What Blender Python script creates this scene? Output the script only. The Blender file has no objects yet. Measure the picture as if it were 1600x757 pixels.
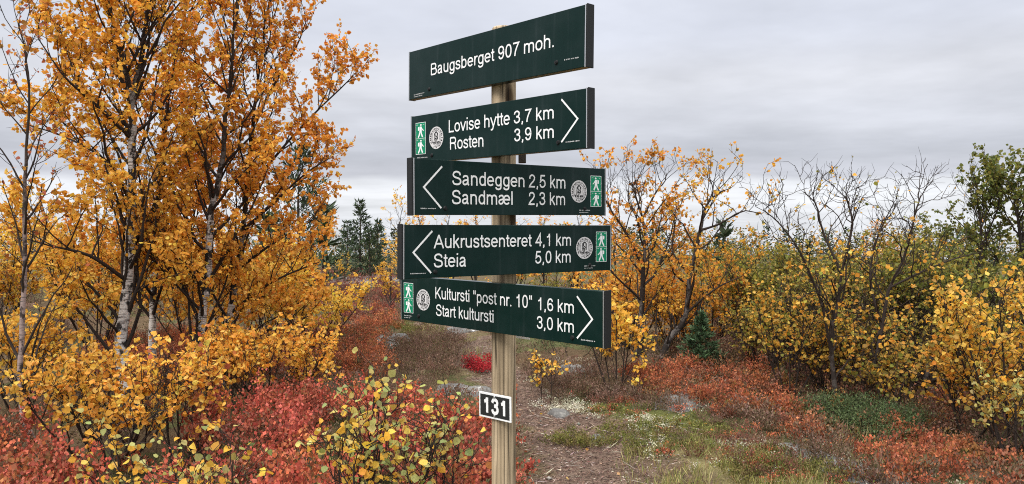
import bpy, math, random
import numpy as np
from mathutils import Vector, Matrix

S = bpy.context.scene
C = S.collection
R = math.radians

# ------------------------------------------------------------------ camera
EYE, FPX, PITCH = 1.6, 1200.0, math.atan(32.5 / 1200.0)
cam_data = bpy.data.cameras.new("camera")
cam_data.sensor_width = 36.0
cam_data.lens = FPX / 1600.0 * 36.0
cam_data.clip_start = 0.05
cam_data.clip_end = 9000.0
cam = bpy.data.objects.new("camera", cam_data)
C.objects.link(cam)
cam.location = (0, 0, EYE)
cam.rotation_euler = (math.pi / 2 - PITCH, 0, 0)
S.camera = cam

# ------------------------------------------------------------------ sky, sun, exposure
SUN_EL, SUN_AZ = 48.0, 215.0          # azimuth clockwise from +Y (behind and to the left of the camera)
W = bpy.data.worlds.new("World")
S.world = W
W.use_nodes = True
nt = W.node_tree
nt.nodes.clear()
NN = lambda t: nt.nodes.new(t)
LK = lambda a, b: nt.links.new(a, b)
out = NN('ShaderNodeOutputWorld')
sky = NN('ShaderNodeTexSky')
sky.sky_type = 'NISHITA'
sky.sun_disc = False
sky.sun_elevation = R(SUN_EL)
sky.sun_rotation = R(SUN_AZ)
bg_sky = NN('ShaderNodeBackground')
bg_sky.inputs['Strength'].default_value = 0.08
LK(sky.outputs[0], bg_sky.inputs['Color'])
tc = NN('ShaderNodeTexCoord')
sep = NN('ShaderNodeSeparateXYZ')
LK(tc.outputs['Generated'], sep.inputs[0])


def math_node(op, a, b=None):
    n = NN('ShaderNodeMath')
    n.operation = op
    for i, v in enumerate((a, b)):
        if v is None:
            continue
        if isinstance(v, (int, float)):
            n.inputs[i].default_value = v
        else:
            LK(v, n.inputs[i])
    return n.outputs[0]


# project the view direction on a flat cloud deck
zc = math_node('ADD', math_node('ABSOLUTE', sep.outputs[2]), 0.10)
cx = math_node('DIVIDE', sep.outputs[0], zc)
cy = math_node('DIVIDE', sep.outputs[1], zc)
comb = NN('ShaderNodeCombineXYZ')
LK(cx, comb.inputs[0])
LK(cy, comb.inputs[1])


def noise_node(vec, scale, detail=4.0, rough=0.55):
    n = NN('ShaderNodeTexNoise')
    n.inputs['Scale'].default_value = scale
    n.inputs['Detail'].default_value = detail
    n.inputs['Roughness'].default_value = rough
    LK(vec, n.inputs['Vector'])
    return n.outputs['Fac']


n1 = noise_node(comb.outputs[0], 0.55, 5.0)
n2 = noise_node(comb.outputs[0], 1.9, 4.0)
n3 = noise_node(tc.outputs['Generated'], 3.0, 3.0)
el = math_node('ADD', sep.outputs[2], math_node('MULTIPLY', math_node('SUBTRACT', n1, 0.5), 0.030))
el = math_node('ADD', el, math_node('MULTIPLY', math_node('SUBTRACT', n3, 0.5), 0.030))
ramp = NN('ShaderNodeValToRGB')
cr = ramp.color_ramp
cr.interpolation = 'EASE'
stops = [(0.0, (.54, .555, .585)), (0.034, (.60, .615, .645)), (0.048, (.56, .575, .61)), (0.060, (.40, .41, .455)), (0.085, (.375, .387, .43)), (0.125, (.46, .472, .515)),
         (0.17, (.52, .53, .57)), (0.24, (.475, .495, .555)), (0.40, (.52, .54, .60)), (0.62, (1.5, 1.48, 1.47)), (1.0, (2.3, 2.27, 2.22))]
while len(cr.elements) < len(stops):
    cr.elements.new(0.5)
for e, (p, c) in zip(cr.elements, stops):
    e.position = p
    e.color = (*c, 1)
LK(el, ramp.inputs[0])
mod = math_node('ADD', 0.54, math_node('ADD', math_node('MULTIPLY', n1, 0.60), math_node('MULTIPLY', n2, 0.34)))
mx = NN('ShaderNodeVectorMath')
mx.operation = 'SCALE'
LK(ramp.outputs[0], mx.inputs[0])
LK(mod, mx.inputs['Scale'])
bg_cloud = NN('ShaderNodeBackground')
bg_cloud.inputs['Strength'].default_value = 1.0
LK(mx.outputs[0], bg_cloud.inputs['Color'])
mixw = NN('ShaderNodeMixShader')
mixw.inputs[0].default_value = 0.95
LK(bg_sky.outputs[0], mixw.inputs[1])
LK(bg_cloud.outputs[0], mixw.inputs[2])
LK(mixw.outputs[0], out.inputs[0])

sun_d = bpy.data.lights.new("sun", 'SUN')
sun_d.energy = 1.5
sun_d.angle = R(20)
sun_d.color = (1.0, .95, .88)
sun = bpy.data.objects.new("sun", sun_d)
C.objects.link(sun)
sv = Vector((math.sin(R(SUN_AZ)) * math.cos(R(SUN_EL)), math.cos(R(SUN_AZ)) * math.cos(R(SUN_EL)), math.sin(R(SUN_EL))))
sun.rotation_euler = sv.to_track_quat('Z', 'Y').to_euler()
sun.location = (-4, -4, 8)

S.view_settings.view_transform = 'Standard'
S.view_settings.look = 'None'
S.view_settings.exposure = 0.62
S.view_settings.gamma = 1.0
S.view_settings.use_curve_mapping = False
S.render.engine = 'CYCLES'
S.cycles.max_bounces = 9
S.cycles.diffuse_bounces = 7
S.cycles.glossy_bounces = 2
S.cycles.transmission_bounces = 7
S.cycles.transparent_max_bounces = 4
S.cycles.caustics_reflective = False
S.cycles.caustics_refractive = False
S.cycles.use_denoising = False
S.cycles.filter_width = 1.05

# ------------------------------------------------------------------ helpers
rng = np.random.default_rng(11)
random.seed(11)
CP, SP = math.cos(PITCH), math.sin(PITCH)


def at(px, py, Y):
    """the point at horizontal distance Y (metres ahead) seen at pixel px, py of the 1600 px photograph"""
    a, b = (px - 800) / FPX, (378.5 - py) / FPX
    d = Vector((a, CP + b * SP, -SP + b * CP))
    k = Y / d.y
    return Vector((0, 0, EYE)) + d * k


def ray(px, py):
    a, b = (px - 800) / FPX, (378.5 - py) / FPX
    return Vector((a, CP + b * SP, -SP + b * CP))


def G(px, py):
    """where that pixel meets the level ground"""
    d = ray(px, py)
    k = -EYE / d.z
    return (d.x * k, d.y * k)


def _hash(ix, iy, s):
    h = (ix.astype(np.int64) * 374761393 + iy.astype(np.int64) * 668265263 + s * 982451653) & 0x7fffffff
    h = ((h ^ (h >> 13)) * 1274126177) & 0x7fffffff
    h = (h ^ (h >> 16)) & 0xffff
    return h / 65535.0


def vnoise(x, y, s=0):
    x, y = np.asarray(x, float), np.asarray(y, float)
    ix, iy = np.floor(x), np.floor(y)
    fx, fy = x - ix, y - iy
    fx, fy = fx * fx * (3 - 2 * fx), fy * fy * (3 - 2 * fy)
    a, b = _hash(ix, iy, s), _hash(ix + 1, iy, s)
    c, d = _hash(ix, iy + 1, s), _hash(ix + 1, iy + 1, s)
    return a + (b - a) * fx + (c - a) * fy + (a - b - c + d) * fx * fy


def fbm(x, y, s=0, o=4):
    t, a, n = 0.0, 0.5, 0.0
    for k in range(o):
        t = t + a * vnoise(np.asarray(x) * 2 ** k, np.asarray(y) * 2 ** k, s + k)
        n += a
        a *= .5
    return t / n


PATH = [G(*p) for p in [(880, 900), (930, 757), (925, 700), (870, 650), (815, 610), (765, 580), (735, 555), (715, 528), (700, 510), (690, 497)]]
PATHW = [.50, .46, .44, .38, .30, .26, .26, .3, .3, .3]


def path_dist(x, y):
    """distance to the trail's middle line, in units of its half width"""
    best = np.full(np.shape(x), 99.0)
    for (a, b), (wa, wb) in zip(zip(PATH, PATH[1:]), zip(PATHW, PATHW[1:])):
        dx, dy = b[0] - a[0], b[1] - a[1]
        t = np.clip(((x - a[0]) * dx + (y - a[1]) * dy) / (dx * dx + dy * dy), 0, 1)
        d = np.hypot(x - a[0] - t * dx, y - a[1] - t * dy) / (wa + (wb - wa) * t)
        best = np.minimum(best, d)
    return best


def gz(x, y):
    """height of the ground"""
    x, y = np.asarray(x, float), np.asarray(y, float)
    r = np.hypot(x, y)
    z = (fbm(x * .35, y * .35, 3) - .5) * .22 * np.clip(r / 9, .25, 1)
    z = z + (fbm(x * 1.6, y * 1.6, 9, 3) - .5) * .10
    z = z + (fbm(x * 7, y * 7, 21, 2) - .5) * .035 * np.clip(1.6 - r / 12, 0, 1)
    z = z - .06 * np.exp(-path_dist(x, y) ** 2)
    f = np.clip(r - 24, 0, None)
    z = z - .055 * f * f / (f + 14)
    z = z + np.clip((r - 60) / 300, 0, 1) * (fbm(x / 160, y / 160, 31) - .5) * 14
    z = z + np.clip((r - 300) / 900, 0, 1) * (fbm(x / 520, y / 520, 35, 5) - .55) * 60
    return z


def gz1(x, y):
    return float(gz(np.array([x]), np.array([y]))[0])


def inpoly(x, y, P):
    ins = np.zeros(np.shape(x), bool)
    n = len(P)
    for i in range(n):
        x0, y0 = P[i]
        x1, y1 = P[(i + 1) % n]
        if y0 == y1:
            continue
        c = ((y0 > y) != (y1 > y)) & (x < (x1 - x0) * (y - y0) / (y1 - y0) + x0)
        ins ^= c
    return ins


def nrm(v):
    return v / (np.linalg.norm(v, axis=-1, keepdims=True) + 1e-9)


def mesh_np(V, F, cols=None, rad=None, smooth=False):
    """a mesh from arrays; F is (n, k)"""
    V = np.ascontiguousarray(V, np.float32)
    F = np.ascontiguousarray(F, np.int32)
    me = bpy.data.meshes.new("mesh")
    n, k = F.shape
    me.vertices.add(len(V))
    me.vertices.foreach_set('co', V.ravel())
    me.loops.add(n * k)
    me.loops.foreach_set('vertex_index', F.ravel())
    me.polygons.add(n)
    me.polygons.foreach_set('loop_start', np.arange(n, dtype=np.int32) * k)
    if smooth:
        me.polygons.foreach_set('use_smooth', np.ones(n, bool))
    if cols is not None:
        a = me.color_attributes.new('Col', 'FLOAT_COLOR', 'POINT')
        c4 = np.ones((len(V), 4), np.float32)
        c4[:, :3] = cols
        a.data.foreach_set('color', c4.ravel())
    if rad is not None:
        a = me.attributes.new('rad', 'FLOAT', 'POINT')
        a.data.foreach_set('value', np.ascontiguousarray(rad, np.float32))
    me.update(calc_edges=True)
    return me


def link(name, me, mat=None, parent=None):
    me.name = name
    o = bpy.data.objects.new(name, me)
    C.objects.link(o)
    if mat is not None:
        for m in (mat if isinstance(mat, (list, tuple)) else [mat]):
            me.materials.append(m)
    if parent is not None:
        o.parent = parent
    return o


def tag(o, label=None, cat=None, group=None, kind=None):
    if label:
        o['label'] = label
    if cat:
        o['category'] = cat
    if group:
        o['group'] = group
    if kind:
        o['kind'] = kind
    return o


def empty(name, loc, label=None, cat=None, group=None):
    o = bpy.data.objects.new(name, None)
    o.empty_display_size = .1
    C.objects.link(o)
    o.location = loc
    return tag(o, label, cat, group)


# ------------------------------------------------------------------ materials
def new_mat(name):
    m = bpy.data.materials.new(name)
    m.use_nodes = True
    t = m.node_tree
    b = t.nodes['Principled BSDF']
    return m, t, b


def plain(name, col, rough=.5, metal=0.0, spec=.5):
    m, t, b = new_mat(name)
    b.inputs['Base Color'].default_value = (*col, 1)
    b.inputs['Roughness'].default_value = rough
    b.inputs['Metallic'].default_value = metal
    b.inputs['Specular IOR Level'].default_value = spec
    return m


def leaf_mat(name, trans=.35, rough=.55, spec=.25):
    m, t, b = new_mat(name)
    at_ = t.nodes.new('ShaderNodeVertexColor')
    at_.layer_name = 'Col'
    geo = t.nodes.new('ShaderNodeTexCoord')
    nz = t.nodes.new('ShaderNodeTexNoise')
    nz.inputs['Scale'].default_value = 90
    nz.inputs['Detail'].default_value = 2
    t.links.new(geo.outputs['Object'], nz.inputs['Vector'])
    mr = t.nodes.new('ShaderNodeMapRange')
    mr.inputs['To Min'].default_value = .72
    mr.inputs['To Max'].default_value = 1.25
    t.links.new(nz.outputs['Fac'], mr.inputs['Value'])
    oi = t.nodes.new('ShaderNodeObjectInfo')
    hs = t.nodes.new('ShaderNodeHueSaturation')
    mh = t.nodes.new('ShaderNodeMapRange')
    mh.inputs['To Min'].default_value = .492
    mh.inputs['To Max'].default_value = .508
    t.links.new(oi.outputs['Random'], mh.inputs['Value'])
    t.links.new(mh.outputs[0], hs.inputs['Hue'])
    t.links.new(mr.outputs[0], hs.inputs['Value'])
    t.links.new(at_.outputs['Color'], hs.inputs['Color'])
    t.links.new(hs.outputs[0], b.inputs['Base Color'])
    b.inputs['Roughness'].default_value = rough
    b.inputs['Specular IOR Level'].default_value = spec
    tr = t.nodes.new('ShaderNodeBsdfTranslucent')
    t.links.new(hs.outputs[0], tr.inputs['Color'])
    mx = t.nodes.new('ShaderNodeMixShader')
    mx.inputs[0].default_value = trans
    t.links.new(b.outputs[0], mx.inputs[1])
    t.links.new(tr.outputs[0], mx.inputs[2])
    t.links.new(mx.outputs[0], t.nodes['Material Output'].inputs['Surface'])
    return m


def bark_mat(name, thin=(.035, .026, .022), pale=(.50, .47, .45), dark=(.030, .026, .024), r_lo=.008, r_hi=.022, white=.5):
    """birch bark: dark twigs, whitish trunk with black scars"""
    m, t, b = new_mat(name)
    ra = t.nodes.new('ShaderNodeAttribute')
    ra.attribute_name = 'rad'
    mr = t.nodes.new('ShaderNodeMapRange')
    mr.inputs['From Min'].default_value = r_lo
    mr.inputs['From Max'].default_value = r_hi
    t.links.new(ra.outputs['Fac'], mr.inputs['Value'])
    co = t.nodes.new('ShaderNodeTexCoord')
    mp = t.nodes.new('ShaderNodeMapping')
    mp.inputs['Scale'].default_value = (9, 9, 7)
    t.links.new(co.outputs['Object'], mp.inputs[0])
    n1 = t.nodes.new('ShaderNodeTexNoise')
    n1.inputs['Scale'].default_value = 1.0
    n1.inputs['Detail'].default_value = 5
    n1.inputs['Roughness'].default_value = .65
    t.links.new(mp.outputs[0], n1.inputs['Vector'])
    r1 = t.nodes.new('ShaderNodeValToRGB')
    r1.color_ramp.elements[0].position = .50 - .1 * (white - .5)
    r1.color_ramp.elements[1].position = .55 - .1 * (white - .5)
    t.links.new(n1.outputs['Fac'], r1.inputs[0])
    mp2 = t.nodes.new('ShaderNodeMapping')
    mp2.inputs['Scale'].default_value = (14, 14, 95)
    t.links.new(co.outputs['Object'], mp2.inputs[0])
    n2 = t.nodes.new('ShaderNodeTexNoise')
    n2.inputs['Scale'].default_value = 1.0
    n2.inputs['Detail'].default_value = 3
    t.links.new(mp2.outputs[0], n2.inputs['Vector'])
    r2 = t.nodes.new('ShaderNodeValToRGB')
    r2.color_ramp.elements[0].position = .34
    r2.color_ramp.elements[0].color = (.12, .10, .09, 1)
    r2.color_ramp.elements[1].position = .52
    r2.color_ramp.elements[1].color = (*pale, 1)
    t.links.new(n2.outputs['Fac'], r2.inputs[0])
    mb = t.nodes.new('ShaderNodeMix')
    mb.data_type = 'RGBA'
    mb.inputs['A'].default_value = (*dark, 1)
    t.links.new(r1.outputs[0], mb.inputs['Factor'])
    t.links.new(r2.outputs[0], mb.inputs['B'])
    ma = t.nodes.new('ShaderNodeMix')
    ma.data_type = 'RGBA'
    ma.inputs['A'].default_value = (*thin, 1)
    t.links.new(mr.outputs[0], ma.inputs['Factor'])
    t.links.new(mb.outputs['Result'], ma.inputs['B'])
    t.links.new(ma.outputs['Result'], b.inputs['Base Color'])
    b.inputs['Roughness'].default_value = .8
    b.inputs['Specular IOR Level'].default_value = .15
    bp = t.nodes.new('ShaderNodeBump')
    bp.inputs['Strength'].default_value = .6
    bp.inputs['Distance'].default_value = .01
    t.links.new(n1.outputs['Fac'], bp.inputs['Height'])
    t.links.new(bp.outputs[0], b.inputs['Normal'])
    return m


M_LEAF = leaf_mat("birch_leaf", .48)
M_HEATH = leaf_mat("heath_leaf", .25, .7, .12)
M_NEEDLE = leaf_mat("conifer_needle", .12, .6, .2)
M_BARK = bark_mat("birch_bark", r_lo=.020, r_hi=.030, white=.95, pale=(.58, .55, .52))
M_TBARK = bark_mat("young_birch_bark", r_lo=.010, r_hi=.017, white=1.0, pale=(.33, .25, .23), dark=(.05, .04, .037))
M_DBARK = bark_mat("dark_bark", pale=(.17, .155, .145), dark=(.028, .024, .022), r_lo=.012, r_hi=.04)
M_PBARK = bark_mat("pine_bark", pale=(.10, .07, .055), dark=(.04, .03, .025))

# ------------------------------------------------------------------ ground
xs = np.concatenate([-np.geomspace(7.05, 3200, 46)[::-1], np.arange(-7, 7.01, .055), np.geomspace(7.05, 3200, 46)])
ys = np.concatenate([[-400, -150, -60, -25, -12, -6, -3, -1, 0, .6, 1.1, 1.5], np.arange(1.8, 15, .055), np.geomspace(15.05, 3600, 62)])
XX, YY = np.meshgrid(xs, ys)
ZZ = gz(XX, YY)
gv = np.stack([XX.ravel(), YY.ravel(), ZZ.ravel()], 1)
nx, ny = len(xs), len(ys)
ii = np.arange(nx * ny).reshape(ny, nx)
gf = np.stack([ii[:-1, :-1].ravel(), ii[:-1, 1:].ravel(), ii[1:, 1:].ravel(), ii[1:, :-1].ravel()], 1)
x, y = gv[:, 0], gv[:, 1]
jx = x + (fbm(x * 2.2, y * 2.2, 50) - .5) * .8
jy = y + (fbm(x * 2.2, y * 2.2, 60) - .5) * .8
gcol = np.array([.075, .052, .030]) * np.ones((len(x), 3))
k = (fbm(x * .9, y * .9, 70)[:, None] > .52)
gcol = np.where(k, np.array([.060, .062, .026]), gcol)


def zone(P, col):
    global gcol
    gcol = np.where(inpoly(jx, jy, [G(*p) for p in P])[:, None], np.array(col), gcol)


Z_GRASS = [(985, 800), (985, 712), (1080, 690), (1190, 700), (1290, 740), (1360, 800)]
Z_MOSS = [(850, 690), (850, 640), (930, 632), (1030, 640), (1130, 668), (1160, 700), (1000, 712), (930, 690)]
zone(Z_GRASS, (.125, .105, .050))
zone(Z_MOSS, (.075, .080, .026))
zone([(640, 560), (640, 520), (720, 500), (800, 530), (780, 560), (700, 600)], (.095, .075, .04))
pd = path_dist(jx, jy)[:, None]
gcol = np.where(pd < 1.0, np.array([.105, .073, .056]), np.where(pd < 1.25, np.array([.095, .072, .043]), gcol))
far = np.clip((np.hypot(x, y) - 20) / 40, 0, 1)[:, None]
gcol = gcol * 1.45
gcol = gcol * (1 - far) + np.array([.060, .055, .024]) * far * (.55 + .9 * fbm(x / 28, y / 28, 90)[:, None])
mg, t, b = new_mat("forest_floor")
vc = t.nodes.new('ShaderNodeVertexColor')
vc.layer_name = 'Col'
co = t.nodes.new('ShaderNodeTexCoord')


def tnoise(scale, det, lo, hi, rough=.6):
    n = t.nodes.new('ShaderNodeTexNoise')
    n.inputs['Scale'].default_value = scale
    n.inputs['Detail'].default_value = det
    n.inputs['Roughness'].default_value = rough
    t.links.new(co.outputs['Object'], n.inputs['Vector'])
    m_ = t.nodes.new('ShaderNodeMapRange')
    m_.inputs['From Min'].default_value = .25
    m_.inputs['From Max'].default_value = .75
    m_.inputs['To Min'].default_value = lo
    m_.inputs['To Max'].default_value = hi
    t.links.new(n.outputs['Fac'], m_.inputs['Value'])
    return n, m_


nA, mA = tnoise(60, 6, .35, 1.75, .75)
nB, mB = tnoise(6, 4, .65, 1.3)
mul = t.nodes.new('ShaderNodeMath')
mul.operation = 'MULTIPLY'
t.links.new(mA.outputs[0], mul.inputs[0])
t.links.new(mB.outputs[0], mul.inputs[1])
vs = t.nodes.new('ShaderNodeVectorMath')
vs.operation = 'SCALE'
t.links.new(vc.outputs['Color'], vs.inputs[0])
t.links.new(mul.outputs[0], vs.inputs['Scale'])
t.links.new(vs.outputs[0], b.inputs['Base Color'])
b.inputs['Roughness'].default_value = .95
b.inputs['Specular IOR Level'].default_value = .08
bp = t.nodes.new('ShaderNodeBump')
bp.inputs['Distance'].default_value = .02
bp.inputs['Strength'].default_value = .9
t.links.new(nA.outputs['Fac'], bp.inputs['Height'])
t.links.new(bp.outputs[0], b.inputs['Normal'])
ground = link("ground", mesh_np(gv, gf, gcol, smooth=True), mg)
tag(ground, "heath covered summit ground with a bare earth trail", None, None, 'structure')


# ------------------------------------------------------------------ leaf and blade clouds
def quads(P, D, N, L, Wd, col, base=.0):
    """one kite-shaped blade per row: root P, direction D, face normal N, length L, half width Wd"""
    B = nrm(np.cross(D, N))
    L, Wd = np.asarray(L)[:, None], np.asarray(Wd)[:, None]
    n = len(P)
    m = P + D * L * .45
    V = np.stack([P, m + B * Wd, P + D * L, m - B * Wd], 1).reshape(-1, 3)
    F = np.arange(4 * n).reshape(n, 4)
    return V, F, np.repeat(col, 4, 0)


LU = np.array([0, .30, .66, 1.0, .66, .30])
LV = np.array([0, .44, .36, 0, -.36, -.44])


def birch_leaves(P, D, N, L, col, fold=.22):
    """folded ovate leaves, two quads each"""
    B = nrm(np.cross(D, N))
    N = nrm(np.cross(B, D))
    n = len(P)
    L = L[:, None, None]
    fo = (fold * (1.1 + 1.1 * rng.standard_normal(n)))[:, None]
    curl = (-.16 * (.6 + rng.random(n)))[:, None]
    up = np.abs(LV)[None] * fo + curl * (LU[None] ** 2)
    V = P[:, None] + L * (D[:, None] * LU[None, :, None] + B[:, None] * LV[None, :, None] + N[:, None] * up[:, :, None])
    i = np.arange(n)[:, None] * 6
    F = np.concatenate([i + np.array([0, 3, 2, 1]), i + np.array([0, 5, 4, 3])], 0)
    return V.reshape(-1, 3), F, np.repeat(col, 6, 0)


def pick(pal, n, jit=.14, w=None):
    pal = np.array(pal, float)
    i = rng.choice(len(pal), n, p=None if w is None else np.array(w) / sum(w))
    return np.clip(pal[i] * (1 + jit * rng.standard_normal((n, 1))) * (1 + .06 * rng.standard_normal((n, 3))), .003, .9)


class Acc:
    def __init__(s):
        s.V, s.F, s.C, s.n = [], [], [], 0

    def add(s, vfc):
        V, F, c = vfc
        s.V.append(V)
        s.F.append(F + s.n)
        s.C.append(c)
        s.n += len(V)

    def mesh(s):
        return mesh_np(np.concatenate(s.V), np.concatenate(s.F), np.concatenate(s.C))


def scatter(P, per_m2, seed, patch=0.0, pscale=1.2):
    """random points inside a ground polygon given in metres"""
    P = np.array(P)
    lo, hi = P.min(0), P.max(0)
    n = int(per_m2 * (hi[0] - lo[0]) * (hi[1] - lo[1]))
    q = lo + rng.random((n, 2)) * (hi - lo)
    jx = q[:, 0] + (fbm(q[:, 0] * 1.7, q[:, 1] * 1.7, seed + 5) - .5) * .7
    jy = q[:, 1] + (fbm(q[:, 0] * 1.7, q[:, 1] * 1.7, seed + 9) - .5) * .7
    ok = inpoly(jx, jy, P)
    if patch > 0:
        ok &= fbm(q[:, 0] * pscale, q[:, 1] * pscale, seed) > patch
    return q[ok]


def dwarf_shrubs(acc, q, pal, H, Rd, nl, leaf, narrow=.38, stem_col=(.05, .035, .03), flat=.5, erect=.7, w=None, hvar=.35, nstem=6):
    """leafy tufts on the ground points q"""
    n = len(q)
    if n == 0:
        return
    base = np.stack([q[:, 0], q[:, 1], gz(q[:, 0], q[:, 1])], 1)
    hh = H * (1 + hvar * (rng.random(n) * 2 - 1)) * (.65 + .7 * fbm(q[:, 0] * 1.1, q[:, 1] * 1.1, 77))
    rr = Rd * (.7 + .6 * rng.random(n))
    per = max(4, min(14, nl // 8))
    ns = max(3, nl // per)
    i = np.repeat(np.arange(n), ns)          # shoots
    m = len(i)
    a = rng.random(m) * 2 * np.pi
    u = np.sqrt(rng.random(m))
    hz = flat + (1 - flat) * rng.random(m)
    tip = np.stack([np.cos(a) * u * rr[i], np.sin(a) * u * rr[i], hz * hh[i] * (1 - .35 * u * u)], 1)
    tc_ = pick(pal, n, .22, w)
    sc_ = pick(pal, m, .22, w)
    k = np.repeat(np.arange(m), per)         # leaves around each shoot's end
    mm = len(k)
    lo = rng.random((mm, 1)) ** 1.4
    off = tip[k] * (1 - .38 * lo) + rng.standard_normal((mm, 3)) * leaf * .75
    off[:, 2] = np.maximum(off[:, 2], .004)
    P = base[i[k]] + off
    D = nrm(nrm(tip)[k] * .7 + rng.standard_normal((mm, 3)) * .55 + np.array([0, 0, erect * .6]))
    N = nrm(rng.standard_normal((mm, 3)) * .6 + np.array([0, 0, .8]))
    lc = pick(pal, mm, .16, w)
    col = (tc_[i[k]] * .35 + sc_[k] * .4 + lc * .25) * (1 + .2 * rng.standard_normal((mm, 1)))
    L = leaf * (.65 + .7 * rng.random(mm))
    acc.add(quads(P, D, N, L, L * narrow, np.clip(col, .003, .9)))
    if nstem:
        j = np.repeat(np.arange(n), nstem)
        m = len(j)
        a = rng.random(m) * 2 * np.pi
        tip = np.stack([np.cos(a) * rr[j] * .8, np.sin(a) * rr[j] * .8, hh[j] * (.6 + .3 * rng.random(m))], 1) * (.6 + .4 * rng.random((m, 1)))
        L = np.linalg.norm(tip, axis=1)
        D = nrm(tip)
        N = nrm(np.cross(D, rng.standard_normal((m, 3))))
        acc.add(quads(base[j], D, N, L, np.full(m, .0016), np.tile(np.array(stem_col), (m, 1)) * (.6 + .8 * rng.random((m, 1)))))


def PG(*pts):
    return [G(*p) for p in pts]


RED = [(.46, .085, .060), (.56, .135, .095), (.28, .050, .038), (.54, .19, .065), (.60, .20, .15), (.13, .105, .04)]
MOSS = [(.13, .155, .036), (.19, .20, .050), (.080, .100, .026), (.25, .22, .07), (.17, .11, .06)]
ORED = [(.43, .120, .058), (.34, .085, .045), (.54, .20, .085), (.22, .072, .042)]
DRED = [(.24, .070, .048), (.16, .055, .038), (.30, .095, .05)]
HEATHER = [(.150, .088, .064), (.22, .120, .085), (.095, .072, .040), (.12, .110, .045), (.27, .18, .14)]
LICH = [(.56, .54, .40), (.47, .46, .35), (.66, .63, .50)]
STRAW = [(.33, .29, .115), (.24, .24, .075), (.42, .36, .17), (.17, .20, .055), (.25, .17, .08)]

RH = PG((820, 700), (830, 590), (1000, 585), (1270, 660), (1500, 740), (1500, 860), (1330, 800), (1200, 757), (1000, 757), (950, 720))

# red dwarf shrubs of the foreground, left and middle
acc = Acc()
POLY_RED_L = PG((-90, 1000), (-60, 710), (60, 715), (180, 740), (330, 700), (470, 650), (600, 650), (700, 640), (765, 655), (790, 700), (830, 1000))
q = scatter(POLY_RED_L, 30, 1, .42, 1.7)
q = q[q[:, 1] > 2.9]
dwarf_shrubs(acc, q, RED + HEATHER[:1], .37, .14, 260, .023, .42, hvar=.75, nstem=12, w=[4, 4, 3.5, 1.8, 1.2, 2.2, 2])
q = scatter(PG((330, 700), (370, 655), (430, 630), (640, 650), (640, 690)), 30, 31, .4, 1.5)
dwarf_shrubs(acc, q, RED, .28, .15, 260, .020, .40, hvar=.6, w=[3, 3, 3, 1.5, 1, 2])
red_near = tag(link("red_heath", acc.mesh(), M_HEATH), "crimson dwarf shrubs filling the ground in front of the birches", "ground cover", None, 'stuff')

acc = Acc()
for poly, dens, pt, H in [(PG((120, 600), (180, 545), (330, 525), (460, 540), (560, 535), (600, 555), (600, 600), (520, 610), (300, 620)), 34, .22, .26),
                          (PG((420, 560), (450, 510), (600, 495), (620, 520), (590, 560), (540, 600)), 30, .26, .22),
                          (PG((1000, 590), (1050, 568), (1200, 585), (1265, 640), (1250, 672), (1120, 655), (1010, 630)), 40, .28, .26),
                          (PG((1200, 668), (1290, 655), (1480, 690), (1620, 735), (1640, 820), (1430, 800), (1330, 735)), 42, .30, .22),
                          (PG((1440, 660), (1470, 645), (1510, 650), (1500, 680)), 40, .1, .3)]:
    dwarf_shrubs(acc, scatter(poly, dens, 40 + int(dens), pt + .12, 1.8), ORED + HEATHER[:2] + MOSS[:1], H * .82, .14, 240, .020, .36, w=[4, 3, 2.5, 2, 1.8, 1.5, 1.2], hvar=.65, nstem=10)
q = scatter(RH, 26, 17, .52, 3.0)
q = q[path_dist(q[:, 0], q[:, 1]) > 1.0]
dwarf_shrubs(acc, q, RED + ORED, .07, .06, 60, .013, .36, hvar=.6, nstem=3)
tag(link("orange_heath", acc.mesh(), M_HEATH), "rust orange dwarf birch patches right of the trail and beside the birches", "ground cover", None, 'stuff')

# brown heather over everything else
acc = Acc()
BH = PG((-250, 1000), (-600, 620), (-900, 520), (-900, 452), (2600, 452), (2300, 520), (2000, 640), (1900, 1000))
q = scatter(BH, 9, 3, .30, .9)
d = np.hypot(q[:, 0], q[:, 1])
pdq = path_dist(q[:, 0], q[:, 1])
mosszone = inpoly(q[:, 0], q[:, 1], [G(*p) for p in Z_MOSS]) | inpoly(q[:, 0], q[:, 1], [G(*p) for p in Z_GRASS])
q = q[(pdq > 1.15) & (d > 2.5) & ~mosszone]
dwarf_shrubs(acc, q, HEATHER, .17, .22, 170, .026, .20, erect=1.3, flat=.35, nstem=4)
q = scatter(PG((590, 640), (570, 560), (640, 530), (700, 530), (720, 590), (700, 640)), 30, 8, .3)
dwarf_shrubs(acc, q, HEATHER, .22, .17, 300, .020, .18, erect=1.5, flat=.35)
q = scatter(PG((820, 600), (830, 575), (950, 590), (1060, 610), (1050, 650), (960, 630), (880, 625)), 45, 9, .36, 2)
dwarf_shrubs(acc, q, HEATHER, .18, .15, 300, .018, .18, erect=1.5, flat=.3)
q = scatter(PG((1050, 690), (1100, 650), (1230, 670), (1330, 720), (1300, 745), (1180, 690)), 45, 10, .42, 2)
dwarf_shrubs(acc, q, HEATHER, .12, .14, 260, .017, .18, erect=1.5, flat=.3)
q = scatter(PG((470, 520), (480, 432), (600, 424), (650, 480), (640, 515)), 7, 12, .3)
dwarf_shrubs(acc, q, DRED + HEATHER[:2], .2, .3, 220, .035, .22, erect=1.2)
q = scatter(RH, 55, 13, .47, 2.6)
q = q[path_dist(q[:, 0], q[:, 1]) > 1.05]
dwarf_shrubs(acc, q, HEATHER + DRED, .10, .10, 170, .014, .2, erect=1.5, flat=.2, hvar=.7)
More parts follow.
